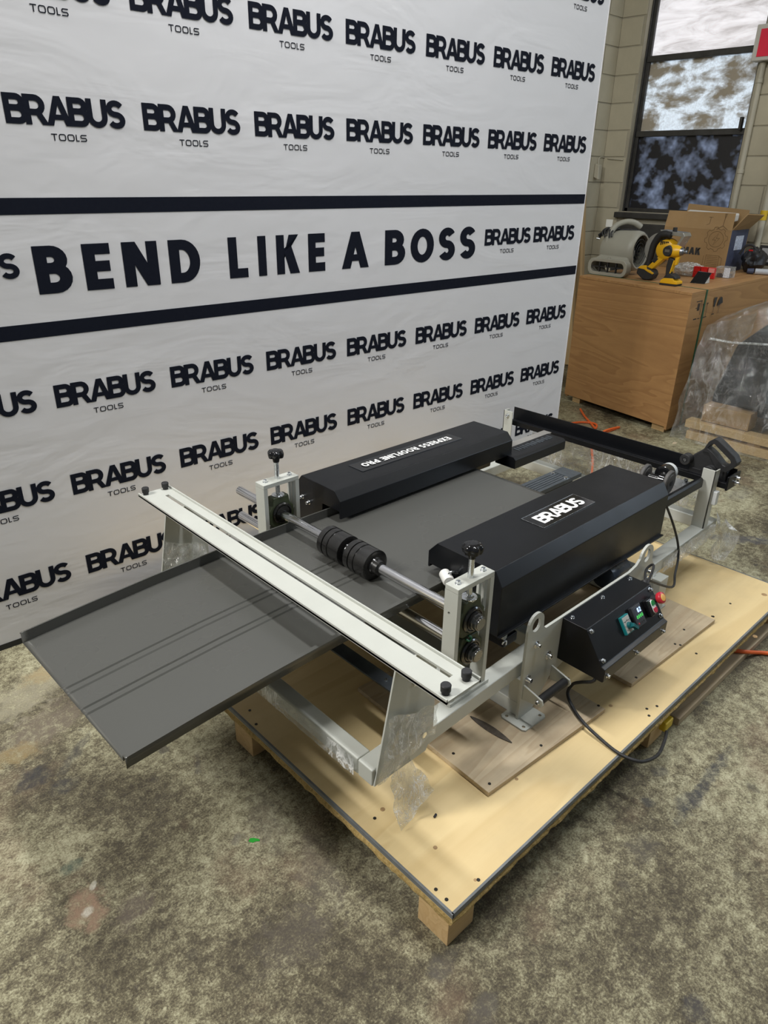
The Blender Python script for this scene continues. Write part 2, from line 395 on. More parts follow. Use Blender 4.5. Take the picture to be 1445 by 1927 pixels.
def block(ax, a0, a1, z, parent):
    L = round(a1 - a0 - .010, 3); k = (ax, L)
    if L < .03: return
    if k not in BM: BM[k] = blockmesh(L, ax, 'block')
    o = link('block', BM[k], parent, .003, False, 2)
    o.location = (XW, a0 + .005, z + .005) if ax == 'y' else (a0 + .005, YW, z + .005)
zoff = px(1155.7, 144, x=XW).z % CH
for r in range(3, 20):
    z = zoff + (r - 1) * CH
    if z + CH > 4.2: break
    off = CW / 2 if r % 2 else 0
    for k in range(-1, 9):                       # wall_back: blocks either side of the window
        b = YW - off - k * CW; a = b - CW
        if a < .9: continue
        b = min(b, YW)
        if z + CH <= WZ0 - .1 or z >= WZ1 + .02: block('y', a, b, z, wall_back); continue
        if a >= WY1 - .001 or b <= WY0 + .001: block('y', a, b, z, wall_back); continue
        if b > WY1: block('y', WY1, b, z, wall_back)
        if a < WY0: block('y', a, WY0, z, wall_back)
    for k in range(-1, 5):                       # wall_left: visible strip beside the banner
        b = XW - (0 if r % 2 else CW / 2) - k * CW; a = b - CW
        if a < 4.4: continue
        block('x', a, min(b, XW), z, wall_left)
# window with paint-smeared panes
def pane_mat(name, kind):
    # daylight comes through where the paint is thin (f); thick paint only reflects the room
    m, nt, p = newmat(name); g = N(nt)
    if kind == 0:
        f = g.ramp(g.noise(2.2, 6, .7, g.mapping((1, 1.2, 5), rot=(.35, 0, 0)), .8), [(.30, .35), (.5, .8), (.62, 1.0)]); base, day, s_ = (.45, .36, .33), (.93, .95, 1.0), .72
    elif kind == 1:
        a = g.noise(2.3, 5, .62, g.mapping((1, 1.7, 3.2), rot=(-.12, 0, 0)), .3)
        f = g.math('MULTIPLY', g.ramp(a, [(.40, 0.0), (.47, .30), (.56, 1.0)]), g.ramp(g.noise(60, 4, .8), [(.3, .55), (.6, 1.0)])); base, day, s_ = (.42, .37, .29), (.66, .80, .95), .80
    else:
        f = g.ramp(g.noise(6, 3, .55, g.mapping((1, 1, 1.1))), [(.48, 0.0), (.60, .28), (.78, 1.0)]); base, day, s_ = (.012, .012, .016), (.36, .45, .66), .65
    p.inputs['Base Color'].default_value = (*base, 1); p.inputs['Roughness'].default_value = .4
    p.inputs['Emission Color'].default_value = (*day, 1); g.put(p.inputs['Emission Strength'], g.math('MULTIPLY', f, s_))
    return m
win = bpy.data.objects.new('window_1', None); COL.objects.link(win); win.location = (XW, 3.05, WZ0); ORG[win.name] = Vector(win.location); struct(win)
win['label'] = 'tall dark-framed window with paint-smeared panes behind the crate'
fx0, fx1 = XW + .07, XW + .13
m_ = MB(); m_.box((fx0, WY0, WZ0), (fx1, WY0 + .035, WZ1)); m_.box((fx0, WY1 - .04, WZ0), (fx1, WY1, WZ1)); m_.box((fx0, WY0, WZ0), (fx1, WY1, WZ0 + .03)); m_.box((fx0, WY0, WZ1 - .04), (fx1, WY1, WZ1)); m_.box((fx0 - .02, WY1 - .012, WZ0), (fx0, WY1, WZ1))
m_.build('window_frame', dkframe, win, .003)
for z in (1.895, 2.437): MB().box((fx0 - .012, WY0 + .02, z - .022), (fx1, WY1 - .02, z + .022)).build('mullion', dkframe, win, .004)
for k, (a, b) in enumerate(((2.455, 3.02), (1.915, 2.42), (1.31, 1.875))):
    o = MB().box((fx0 + .025, WY0 + .03, a), (fx0 + .032, WY1 - .035, b)).build('pane', pane_mat('painted_pane_%d' % k, k), win)
MB().box((XW + .01, 2.62, 1.9), (XW + .05, 2.64, 1.99)).build('latch', dkframe, win, .004)
sill = MB().box((XW - .05, WY0 - .02, WZ0 - .05), (XW + .12, WY1 + .02, WZ0 - .005)); struct(sill.build('trim_1', dkframe, None, .006))['label'] = 'dark sill under the painted window'
# black louvred heater under the window
ht = thing('wall_heater', (XW - .09, 3.1, .3), 'black louvred wall heater under the window, behind the air mover', 'heater')
MB().box((XW - .075, 2.55, .3), (XW - .012, 3.5, 1.2)).build('body', dkframe, ht, .006)
for k in range(6): MB().hexa([(XW - .10, 2.57, .55 + k*.1), (XW - .075, 2.57, .56 + k*.1), (XW - .075, 3.48, .56 + k*.1), (XW - .10, 3.48, .55 + k*.1)], [(XW - .11, 2.57, .60 + k*.1), (XW - .076, 2.57, .62 + k*.1), (XW - .076, 3.48, .62 + k*.1), (XW - .11, 3.48, .60 + k*.1)]).build('louvre', dkframe, ht)
# conduits beside the window
cream = mat('cream_painted_pipe', (.45, .42, .33), .4, 0, .08, 6)
pipe = MB(); pipe.cyl((XW - .03, 2.535, .3), (XW - .03, 2.535, 2.33), .022); 
po = thing('conduit_pipe', (XW - .03, 2.535, .3), 'cream conduit pipe running down beside the window to the dark sill', 'pipe'); pipe.build('pipe', cream, po, 0, True)
for z in (.9, 1.6, 2.2): MB().cyl((XW - .03, 2.535, z), (XW - .03, 2.535, z + .03), .026).build('coupling', cream, po, .003)
p2 = px(1437, 330, x=XW - .03)
po = thing('conduit_pipe', (XW - .03, 2.29, .3), 'cream conduit pipe with a yellow band, beyond the cardboard box', 'pipe')
MB().cyl((XW - .03, 2.29, .3), (XW - .03, 2.29, 3.2), .024).build('pipe', cream, po, 0, True)
zb = px(1430, 405, x=XW - .03).z
MB().cyl((XW - .03, 2.29, zb - .035), (XW - .03, 2.29, zb + .035), .0265).build('yellow_band', mat('yellow_tape', (.62, .42, .02), .5), po, .002)
sg = thing('exit_sign', (XW - .1, 2.46, 2.33), 'white sign box with a red face, above the conduit beside the window', 'sign')
MB().box((XW - .1, 2.335, 2.335), (XW - .008, 2.6, 2.56)).build('housing', mat('sign_white_plastic', (.55, .53, .48), .4), sg, .006)
MB().box((XW - .104, 2.345, 2.36), (XW - .099, 2.565, 2.53)).build('red_face', mat('sign_red', (.75, .01, .05), .4), sg, .001)
# corner sensor with its cable, and two leaning boards
q = px(1128, 322, y=YW - .05)
sn = thing('wall_sensor', (q.x, YW, q.z - .06), 'small cream sensor on the block wall beside the banner', 'sensor')
MB().hexa([(q.x - .02, YW - .06, q.z - .07), (q.x + .03, YW - .05, q.z - .07), (q.x + .03, YW - .007, q.z - .05), (q.x - .02, YW - .007, q.z - .05)], [(q.x - .02, YW - .05, q.z + .05), (q.x + .04, YW - .045, q.z + .05), (q.x + .04, YW - .007, q.z + .06), (q.x - .02, YW - .007, q.z + .06)]).build('body', cream, sn, .008)
MB().tube([(q.x + .02, YW - .015, q.z + .055), (q.x + .04, YW - .013, q.z + .11), (q.x + .2, YW - .013, q.z + .10), (XW - .012, YW - .05, q.z + .10), (XW - .013, YW - .2, q.z + .09)], .005, 6).build('cable', cream, sn, 0, True)
pine = wood('rough_pine_stud', (.52, .38, .20), (.40, .27, .13), 'z', .8, .3)
for k, (u, xx) in enumerate(((1112, 5.62), (1133, 5.75))):
    b = MB().box((0, 0, 0), (.042, .09, 1.62 - .03 * k)); b.xf(Matrix.Translation((xx, 3.468, 0.012)) @ Euler((math.radians(-7), 0, 0)).to_matrix().to_4x4())
    tag(b.build('lumber_stud', pine, None, .003), ('pine stud leaning on the block wall, the one next to the banner edge', 'pine stud leaning on the block wall, the one next to the air mover')[k], 'lumber', 'pine studs leaning in the corner')
# ================================================================== BANNER
th = math.radians(-2.306)
bx = Vector((math.cos(th), math.sin(th), 0)); bn = Vector((math.sin(th), -math.cos(th), 0)); B0 = Vector((.4237, 2.4164, 0))
MBAN = Matrix((bx, Vector((0, 0, 1)), bn)).transposed().to_4x4(); MBAN.translation = B0     # local (s, z, out)
ban = bpy.data.objects.new('banner', None); COL.objects.link(ban); ban.matrix_world = MBAN; ban.empty_display_size = .1
tag(ban, 'large white fabric backdrop banner printed with dark brand wordmarks and a slogan', 'banner')
fm, nt, p = newmat('white_banner_fabric'); g = N(nt)
p.inputs['Base Color'].default_value = (.66, .655, .672, 1); p.inputs['Roughness'].default_value = .62; p.inputs['Sheen Weight'].default_value = .2
wr = g.noise(1.6, 3, .5, g.mapping((1, 2.2, 1), rot=(0, 0, .5)), 1.5); wr2 = g.noise(420, 2, .5)
fold = g.noise(5, 3, .55, g.mapping((.5, 2, 1), rot=(0, 0, -.6)), 1.0)
g.put(p.inputs['Normal'], g.bump(g.math('ADD', g.math('ADD', wr, g.math('MULTIPLY', fold, .25)), g.math('MULTIPLY', wr2, .012)), .16, .03))
SL, SR, BH = -.95, 3.205, 2.62
bb = MB(); nx, nz_ = 90, 50; vs = []; fs = []
def bdep(s, z):
    e = max(0, (s - 2.75) / .45)
    return .0
for j in range(nz_ + 1):
    for i in range(nx + 1):
        s_ = SL + (SR - SL) * i / nx; z = .022 + (BH - .022) * j / nz_; vs.append((s_, z, bdep(s_, z)))
for j in range(nz_):
    for i in range(nx): a = j*(nx+1)+i; fs.append((a, a+1, a+nx+2, a+nx+1))
bb.add(vs, fs); bb.box((SL, .022, -.035), (SR, BH, -.012))
n0 = len(bb.v); 
bb.box((SR - .002, .022, -.03), (SR + .002, BH, .003))
bb.build('fabric', fm, ban, 0, True, True)
MB().box((SL, .0, -.035), (SR, .022, .002)).build('bottom_seam', blackrub, ban, 0, False, True)
alu = mat('aluminium_tube', (.5, .5, .52), .3, 1)
MB().cyl((SR - .03, .005, -.05), (SR - .03, BH, -.05), .015).build('frame_pole', alu, ban, 0, True, True)
MB().cyl((SL, BH - .03, -.05), (SR, BH - .03, -.05), .015).build('frame_pole', alu, ban, 0, True, True)
def ban_obj(name, me, s_, z, label=None):
    o = link(name, me, ban); o.location = (s_, z, .0012)
    if label: o['label'] = label
    return o
for z0, z1 in ((1.426, 1.472), (1.064, 1.110)):
    MB().add([(SL, z0, .001), (SR, z0, .001), (SR, z1, .001), (SL, z1, .001)], [(0, 1, 2, 3)]).build('printed_stripe', navy_print, ban, 0, False, True)
me_logo = flatmesh(brabus(.350, .077), 'logo_wordmark', navy_print)
me_tools = flatmesh(text_mb('TooLs', .16, .22, .0185, 1, .104), 'tools_word', navy_print)
me_logo_s = flatmesh(brabus(.348, .074), 'logo_wordmark', navy_print)
def logo(s_, z, me=me_logo):
    o = ban_obj('logo_wordmark', me, s_, z); c = link('tools_word', me_tools, o); c.location = (.118, -.0395, 0)
for z in (2.30, 1.983, 1.666, .829, .511, .19):
    for k in range(-3, 7):
        ds = -.010 if z < 1 else 0
        logo(.355 + ds * (1 - k / 6) + .4085 * k, z)
for s_ in (2.423, 2.797, -.035, -.41): logo(s_, 1.247, me_logo_s)
for wd, s_, fit in (('BEND', .358, .558), ('LIKE', 1.031, .436), ('A', 1.552, .144), ('BOSS', 1.786, .572)):
    t_ = .232 if wd != 'A' else .215; gp = {'BEND': .24, 'LIKE': .30, 'A': 0, 'BOSS': .17}[wd]; x = 0
    ws = [glyph(ch, t_, .98)[2] for ch in wd]; k = fit / (sum(ws) + gp * (len(wd) - 1))
    for ch, w_ in zip(wd, ws):
        ban_obj('slogan_letter', flatmesh(text_mb(ch, t_, 0, .142, .98, w_ * k), 'slogan_letter', navy_print), s_ + x * k, 1.195); x += w_ + gp
# ================================================================== PALLET
deckwood = wood('pale_birch_plywood', (.74, .585, .315), (.60, .44, .21), 'x', .28, .38, (.38, .30, .18), .55, 0, 10)
patchwood = wood('weathered_plywood_patch', (.60, .50, .34), (.42, .31, .19), 'x', .5, .6, (.20, .155, .105), .6, 0, 16)
blockwood = wood('sawn_pine_block', (.66, .47, .24), (.50, .32, .14), 'x', .9, .25)
om, nt, p = newmat('fibrous_board_edge'); g = N(nt)
g.put(p.inputs['Base Color'], g.ramp(g.noise(120, 5, .8), [(.3, (.42, .27, .08)), (.55, (.75, .53, .20)), (.75, (.88, .70, .34))])); p.inputs['Roughness'].default_value = .9
g.put(p.inputs['Normal'], g.bump(g.noise(140, 5, .8), 1.0, .01)); edgewood = om
plydge = mat('grey_taped_edge', (.15, .16, .165), .5, 0, .2, 20)
PX0, PX1, PY0, PY1, PZ = .796, 2.735, .605, 2.300, .132
pal = thing('pallet', (1.76, 1.47, 0), 'large pale plywood pallet on square timber blocks under the roll former', 'pallet')
MB().box((PX0, PY0, .113), (PX1, PY1, PZ)).build('deck_sheet', deckwood, pal, .001)
# rough board layer under the deck, ragged edge
rb = MB(); vs = []; n = 150
def ring(z, out):
    r = []
    per = [((PX0, PY1), (PX0, PY0), (-1, 0)), ((PX0, PY0), (PX1, PY0), (0, -1)), ((PX1, PY0), (PX1, PY1), (1, 0)), ((PX1, PY1), (PX0, PY1), (0, 1))]
    for a, b, nn in per:
        for i in range(n):
            t = i / n; x = a[0] + (b[0] - a[0]) * t; y = a[1] + (b[1] - a[1]) * t
            d = out + .004 * noise.noise((x * 22, y * 22, z * 90)) + .003 * noise.noise((x * 90, y * 90, z * 200))
            r.append((x + nn[0] * d, y + nn[1] * d, z + .002 * noise.noise((x * 30, y * 30, 5 + z * 10))))
    return r
rs = [ring(.113, .0), ring(.106, .004), ring(.098, .003), ring(.090, -.002)]
for r in rs: vs += r
k4 = 4 * n; fs = []
for j in range(3):
    for i in range(k4): fs.append((j*k4+i, j*k4+(i+1) % k4, (j+1)*k4+(i+1) % k4, (j+1)*k4+i))
fs += [tuple(range(3*k4, 4*k4)), tuple(range(k4))[::-1]]
rb.add(vs, fs).build('board_layer', edgewood, pal)
e = .0022
for a, b in (((PX0 - e, PY0 - e, .1190), (PX0 + .004, PY1, PZ + .0006)), ((PX0, PY0 - e, .1175), (PX1, PY0 + .004, PZ + .0006)), ((PX1 - .004, PY0, .1125), (PX1 + e, PY1, PZ + .0006)), ((PX0, PY1 - .004, .1125), (PX1, PY1 + e, PZ + .0006))):
    MB().box(a, b).build('edge_tape', plydge, pal, .0006)
for bxx in (.804, 1.70, 2.62):
    for byy in (.618, 1.385, 2.20):
        MB().box((bxx, byy, 0), (bxx + .088, byy + .092, .0905)).build('timber_block', blockwood, pal, .002)
MB().box((1.86, .60, 0), (2.72, .69, .028)).build('runner_board', patchwood, pal, .002)
scr = mat('dark_screw_head', (.03, .028, .025), .5, .5)
for u, v in ((705, 1600 - 60), (795, 1665), (820, 1674), (840, 1693), (900, 1656), (1217, 1334), (1236, 1329), (1221, 1347), (1237, 1346), (1253, 1350), (1070, 1513), (1340, 1160), (1374, 1136), (1310, 1230), (470, 1337), (482, 1363)):
    q = px(u, v, z=PZ)
    if PX0 + .01 < q.x < PX1 - .01 and PY0 + .01 < q.y: MB().cyl((q.x, q.y, PZ - .002), (q.x, q.y, PZ + .0012), .0042, None, 10).build('screw', scr, pal)
for u, v, r in ((720, 1523, .012), (819, 1595, .010), (894, 1656, .007), (972, 1466, .009), (1149, 1328, .011), (1421, 1197, .014), (1438, 1119, .02)):
    q = px(u, v, z=PZ); MB().cyl((q.x, q.y, PZ - .002), (q.x, q.y, PZ + .0006), r * .6, r * .5, 18).build('knot', mat('pine_knot', (.36, .23, .11), .6, 0, .4, 60), pal)
def patch(pts, label, group=None):
    mb = MB().hexa([(x, y, PZ + .0008) for x, y in pts], [(x, y, PZ + .0148) for x, y in pts])
    o = thing('plywood_offcut', ((pts[0][0] + pts[2][0]) / 2, (pts[0][1] + pts[2][1]) / 2, PZ), label, 'plywood', 'plywood offcuts screwed to the pallet'); mb.build('sheet', patchwood, o, .0008); return o
o1 = patch([(1.098, .754), (1.595, .722), (1.615, 1.25), (1.12, 1.28)], 'grey weathered plywood offcut on the pallet under the front foot of the machine')
o2 = patch([(1.757, .727), (2.30, .708), (2.315, 1.22), (1.77, 1.24)], 'grey weathered plywood offcut on the pallet below the black control box')
for o, pl in ((o1, ((853, 1418), (921, 1475), (1018, 1403), (1126, 1328))), (o2, ((1342, 1160), (1287, 1185), (1270, 1212), (1280, 1214), (1197, 1275)))):
    for u, v in pl:
        q = px(u, v, z=PZ + .0148); MB().cyl((q.x, q.y, PZ + .013), (q.x, q.y, PZ + .0158), .0042, None, 10).build('screw', scr, o)
# ================================================================== ROLL FORMING MACHINE
mc = thing('roll_former', (1.76, 1.39, PZ), 'grey-framed panel roll forming machine with two long black covers on the pallet', 'machine')
RZ0, RZ1 = .281, .330
def ry(x): return .873 + (x - .807) * .027
def bar(pts_bot, z0, z1, name, m=paint, parent=mc, bev=.004): return MB().hexa([(x, y, z0) for x, y in pts_bot], [(x, y, z1) for x, y in pts_bot]).build(name, m, parent, bev)
bar([(.807, ry(.807)), (2.72, ry(2.72)), (2.72, ry(2.72) + .05), (.807, ry(.807) + .05)], RZ0, RZ1, 'side_rail')
bar([(.807, 1.855), (2.72, 1.87), (2.72, 1.92), (.807, 1.905)], RZ0, RZ1, 'side_rail')
bar([(.808, .924), (.848, .924), (.848, 1.855), (.808, 1.855)], RZ0, RZ1, 'front_rail')
bar([(2.67, .97), (2.719, .97), (2.719, 1.87), (2.67, 1.87)], RZ0, RZ1, 'rear_rail')
bar([(1.060, .926), (1.105, .926), (1.105, 1.855), (1.060, 1.855)], .285, .291, 'cross_bar', greywash, mc, .001)
for y in (1.12, 1.6): MB().cyl((1.083, y, .29), (1.083, y, .294), .006, .005, 12).build('bolt', zinc, mc)
bar([(1.125, .922), (1.215, .922), (1.215, 1.858), (1.125, 1.858)], RZ0 + .015, RZ1 + .0005, 'cross_bar')
bar([(1.50, .93), (1.54, .93), (1.54, 1.86), (1.50, 1.86)], RZ0, RZ1, 'cross_bar')
bar([(2.10, .93), (2.14, .93), (2.14, 1.86), (2.10, 1.86)], RZ0, RZ1, 'cross_bar')
# slanted end plates carrying the slotted bar
pp = [(.810, .283), (.871, .592), (.958, .592), (1.003, .55), (1.003, .331), (.98, .283)]
MB().prism(pp, 'y', .868, .8735).build('end_plate', paint, mc, .0015)
MB().prism(pp, 'y', 1.9005, 1.906).build('end_plate', paint, mc, .0015)
MB().cyl((.965, .862, .345), (.965, .868, .345), .009, .008, 6).build('bolt', zinc, mc)
MB().cyl((.93, .862, .52), (.93, .868, .52), .009, .008, 6).build('bolt', zinc, mc); MB().cyl((.93, 1.8995, .54), (.93, 1.893, .54), .009, .008, 6).build('bolt', zinc, mc)
# slotted bar: tray section with a long slot
BZ = .600
sb = MB(); bx0, bx1, by0, by1 = .859, .966, .713, 2.062; s0, s1, sy0, sy1 = .9215, .9335, .762, 2.0
for a, b in (((bx0, by0), (s0, by1)), ((s1, by0), (bx1, by1)), ((s0, by0), (s1, sy0)), ((s0, sy1), (s1, by1))): sb.box((a[0], a[1], BZ - .006), (b[0], b[1], BZ))
sb.box((bx0, by0, BZ - .0075), (bx0 + .004, by1, BZ + .0055)); sb.box((bx1 - .004, by0, BZ - .0075), (bx1, by1, BZ + .0065))
bar_o = sb.build('slotted_bar', paint, mc)
for x, y in ((.879, 2.049), (.947, 2.047), (.878, .733), (.943, .734)):
    MB().lathe((x, y, BZ), (x, y, BZ + .024), [(0, .0085), (.30, .0085), (.33, .011), (.92, .0115), (1, .010)], 20).build('thumb_screw', blackrub, bar_o, 0, True)
for x, y in ((.90, .90), (.90, 1.88)): MB().cyl((x, y, BZ - .03), (x, y, BZ - .004), .008).build('standoff', zinc, bar_o)
def holed(name, out, holes, ax, a, b, m, parent):
    bm = bmesh.new()
    def mk(p, c): q = list(p); q.insert('xyz'.index(ax), c); return Vector(q) - ORG.get(parent.name, Vector())
    loops = [out] + [[(y + r * math.cos(2*math.pi*i/16), z + r * math.sin(2*math.pi*i/16)) for i in range(16)] for y, z, r in holes]; ed = []
    for lp in loops:
        vs = [bm.verts.new(mk(p, a)) for p in lp]; ed += [bm.edges.new((vs[i], vs[(i+1) % len(vs)])) for i in range(len(vs))]
    bmesh.ops.triangle_fill(bm, use_beauty=True, use_dissolve=True, edges=ed)
    r_ = bmesh.ops.extrude_face_region(bm, geom=bm.faces[:]); dv = Vector((0, 0, 0)); dv['xyz'.index(ax)] = b - a
    bmesh.ops.translate(bm, vec=dv, verts=[v for v in r_['geom'] if isinstance(v, bmesh.types.BMVert)])
    bmesh.ops.recalc_face_normals(bm, faces=bm.faces); me = bpy.data.meshes.new(name); bm.to_mesh(me); bm.free(); me.materials.append(m)
    return link(name, me, parent)
def bolt(p0, p1, r, parent, hexhead=False):
    p0 = Vector(p0); p1 = Vector(p1)
    if hexhead: return MB().cyl(p0, p1, r, r, 6).build('bolt', zinc, parent, .0006)
    mb = MB(); d = p1 - p0; mb.lathe(p0, p1, [(0, r * 1.35), (.12, r * 1.35), (.14, r), (.92, r), (1, r * .9), (1, r * .55), (.55, r * .5)], 16); return mb.build('bolt', zinc, parent, 0, True)
# bearing frames
SX = 1.168; ZU, ZL = .562, .467
def star(c, r, h, parent):
    mb = MB(); n = 60; prof = [(-.5, .35), (-.42, .92), (-.1, 1.0), (.2, .98), (.42, .80), (.5, .45)]; vs = []; fs = []
    for zz, rr in prof:
        for i in range(n):
            a = 2*math.pi*i/n; lob = 1 - .16 * (.5 - .5 * math.cos(6*a)) ** 2 * (1 if rr > .5 else .3); vs.append((c[0]+r*rr*lob*math.cos(a), c[1]+r*rr*lob*math.sin(a), c[2]+h*zz))
    for j in range(len(prof)-1):
        for i in range(n): k = (i+1) % n; fs.append((j*n+i, j*n+k, (j+1)*n+k, (j+1)*n+i))
    fs += [tuple(range(n))[::-1], tuple(range((len(prof)-1)*n, len(prof)*n))]
    mb.add(vs, fs); mb.lathe((c[0], c[1], c[2]-h*1.05), (c[0], c[1], c[2]-h*.45), [(0, r*.36), (1, r*.48)], 20)
    return mb.build('star_knob', blackplas, parent, 0, True)
def bearing_frame(y0, y1, side, dx=0):
    x0, x1 = 1.101 + dx, 1.236 + dx; zb = .331; zt = .676
    root = MB().box((x0, y0, zt - .014), (x1, y1, zt)).build('bearing_frame', paint, mc, .0015)
    holed('post', [(y0, zb), (y1, zb), (y1, zt - .0142), (y0, zt - .0142)], [((y0 + y1) / 2 + .004, .60, .004)] if side == 'near' else [], 'x', x0, x0 + .014, paint, root)
    sl = MB(); xa, xb = x1 - .014, x1; ya, yb = y0, y1; w_ = (yb - ya)
    for a, b, za, zc in ((0, 1, zb, .56), (0, .22, .56, .652), (.42, .62, .56, .652), (.82, 1, .56, .652), (0, 1, .652, zt - .0142)): sl.box((xa, ya + a*w_, za), (xb, ya + b*w_, zc))
    sl.build('post', paint, root)
    MB().box((x0 - .006, y0 - .004, zb - .001), (x1 + .012, y1 + .006, zb + .009)).build('base_plate', paint, root, .001)
    ym = (y0 + y1) / 2
    for xx in (x0 + .022, x1 - .02): bolt((xx, ym, zt), (xx, ym, zt + .008), .006, root)
    xm = SX + dx
    for zc in (ZU, ZL):
        b = MB(); hw, hh = .048, .046
        poly = [(-hw, -.030), (-.030, -hh), (.030, -hh), (hw, -.030), (hw, .016), (.034, .030), (.030, hh), (-.030, hh), (-.034, .030), (-hw, .016)]
        if zc == ZU: poly = [(a, c * (1.25 if c > .04 else 1)) for a, c in poly]
        b.prism([(xm + a, zc + c) for a, c in poly], 'y', y0 + .006, y1 - .008)
        blk = b.build('bearing_block', castgreen, root, .004)
        for s_ in (-1, 1):
            ye = y0 + .006 if s_ < 0 else y1 - .008
            MB().lathe((xm, ye + .002 * -s_, zc), (xm, ye + s_ * .008, zc), [(0, .036), (.7, .036), (1, .033), (1, .029), (.5, .029), (.5, .026), (1, .026), (1, .018)], 32).build('bearing_ring', rollerblk, root, 0, True)
        o_s = -1 if side == 'near' else 1
        yo = y0 if side == 'near' else y1
        if side == 'near':
            MB().lathe((xm, y0 + .004, zc), (xm, y0 - .022, zc), [(0, .023), (.55, .023), (.56, .0205), (.92, .0205), (1, .019)], 12).build('collar_nut', mat('dark_polished_steel', (.16, .16, .16), .22, .9, .2, 20), root, .001)
            MB().cyl((xm, y0 - .02, zc), (xm, y0 - .024, zc), .0165, .016, 24).build('shaft_end', mat('brushed_shaft_end', (.25, .25, .25), .3, 1), root, .001)
    ztop = .748 if side == 'near' else .752
    MB().lathe((xm, ym, .607), (xm, ym, ztop - .012), [(0, .0125), (.05, .0165), (.055, .0165), (.12, .013), (.13, .0075), (1, .0075)], 16).build('adjusting_screw', zinc, root, 0, True)
    MB().cyl((xm, ym, .618), (xm, ym, .6215), .021, .021, 20).build('washer', zinc, root, .0006)
    star((xm, ym, ztop + .008), .0265, .026, root)
    MB().tube([(xm - .02, y0 + .004, .512), (xm - .012, y0, .506), (xm - .004, y0 + .001, .512), (xm - .01, y0 + .004, .518)], .003, 6).build('grease_nipple', mat('green_grease_cap', (.01, .16, .06), .4), root, 0, True)
    return root
bearing_frame(.900, .942, 'near'); bearing_frame(1.706, 1.752, 'far', .006)
# the far frame stands on the far table, the shafts run through both
for z in (ZU, ZL):
    sh = MB().lathe((SX, .885, z), (SX + .002, 1.955, z), [(0, .013), (.0015, .0145), (.9985, .0145), (1, .013)], 28).build('shaft', chrome, mc, 0, True)
def roller(y0, y1, z, parent=mc, r=.0455):
    w_ = y1 - y0
    o = MB().lathe((SX, y0, z), (SX, y1, z), [(0, .0148), (0, .024), (.06, .026), (.061, r - .006), (.08, r), (.5, r), (.51, r - .0025), (.55, r - .0025), (.56, r), (.74, r), (.75, r - .004), (.78, r - .004), (.79, r), (.97, r), (1, r - .003), (1, .0148)], 48).build('forming_roller', rollerblk, parent, 0, True); return o
roller(1.253, 1.352, ZU); roller(1.366, 1.470, ZU)
MB().lathe((SX, 1.238, ZU), (SX, 1.253, ZU), [(0, .0148), (0, .021), (1, .023)], 24).build('collar', rollerblk, mc, 0, True)
roller(1.253, 1.352, ZL, mc, .0500); roller(1.366, 1.470, ZL, mc, .0500)
# black covers with chamfered tops
def cover(prof, x0, x1, name):
    mb = MB(); mb.prism(prof, 'x', x0, x1); return mb.build(name, black, mc, .0022)
CX0, CX1 = 1.312, 2.222
near = [(.928, .425), (.928, .580), (.954, .622), (1.160, .622), (1.193, .586), (1.193, .535), (1.187, .535), (1.185, .546), (1.097, .546), (1.08, .44), (.95, .425)]
far = [(1.597, .53), (1.599, .592), (1.627, .622), (1.805, .622), (1.835, .586), (1.835, .430), (1.80, .430), (1.70, .45), (1.69, .556), (1.605, .556), (1.605, .53)]
nc = cover(near, CX0, CX1, 'near_cover'); fc = cover(far, CX0 + .012, CX1 + .008, 'far_cover')
nc['label'] = 'near black cover with the white brand plate'; fc['label'] = 'far black cover with the long name plate'
MB().box((CX0 - .001, .919, .424), (CX1 + .003, .929, .429)).build('flange', black, nc, .001)
# cover name plates
pl = MB().hexa([(1.612, 1.015, .6222), (1.889, 1.015, .6222), (1.889, 1.098, .6222), (1.612, 1.098, .6222)], [(1.612, 1.015, .6238), (1.889, 1.015, .6238), (1.889, 1.098, .6238), (1.612, 1.098, .6238)]).build('name_plate', blackplas, nc, .0006)
edg = MB()
for a, b in (((1.612, 1.015), (1.889, 1.0162)), ((1.612, 1.0968), (1.889, 1.098)), ((1.612, 1.015), (1.6132, 1.098)), ((1.8878, 1.015), (1.889, 1.098))): edg.box((a[0], a[1], .6236), (b[0], b[1], .6242))
edg.build('plate_rim', zinc, nc)
tm = brabus(.225, .050); tm.xf(Matrix.Translation((1.640, 1.031, .6244))); tm.build('plate_lettering', white_print, nc)
MB().box((1.503, 1.690, .6222), (2.022, 1.766, .6236)).build('name_plate', blackplas, fc, .0006)
edg = MB()
for a, b in (((1.503, 1.690), (2.022, 1.6908)), ((1.503, 1.7652), (2.022, 1.766)), ((1.503, 1.69), (1.5038, 1.766)), ((2.0212, 1.69), (2.022, 1.766))): edg.box((a[0], a[1], .6234), (b[0], b[1], .6239))
edg.build('plate_rim', greywash, fc)
tm = text_mb('EXPRESS ROOFLINE PRO', .21, .10, .032, 1, .455, None, .42); tm.xf(Matrix.Translation((1.990, 1.744, .6242)) @ Matrix.Rotation(math.pi, 4, 'Z')); tm.build('plate_lettering', white_print, fc)
for y, z in ((1.80, .545), (1.765, .535)): bolt((CX0 + .012, y, z), (CX0, y, z), .006, fc)
# white guide roller at the front of the near cover
MB().lathe((1.30, 1.118, .548), (1.275, 1.078, .548), [(0, .012), (.05, .016), (.9, .0165), (1, .014)], 24).build('guide_roller', mat('white_nylon', (.72, .71, .67), .35), mc, 0, True)
MB().cyl((1.278, 1.083, .548), (1.27, 1.07, .548), .0055, None, 14).build('roller_pin', zinc, mc)
MB().tube([(1.312, 1.08, .562), (1.29, 1.085, .57), (1.285, 1.09, .56)], .004, 8).build('roller_bracket', zinc, mc)
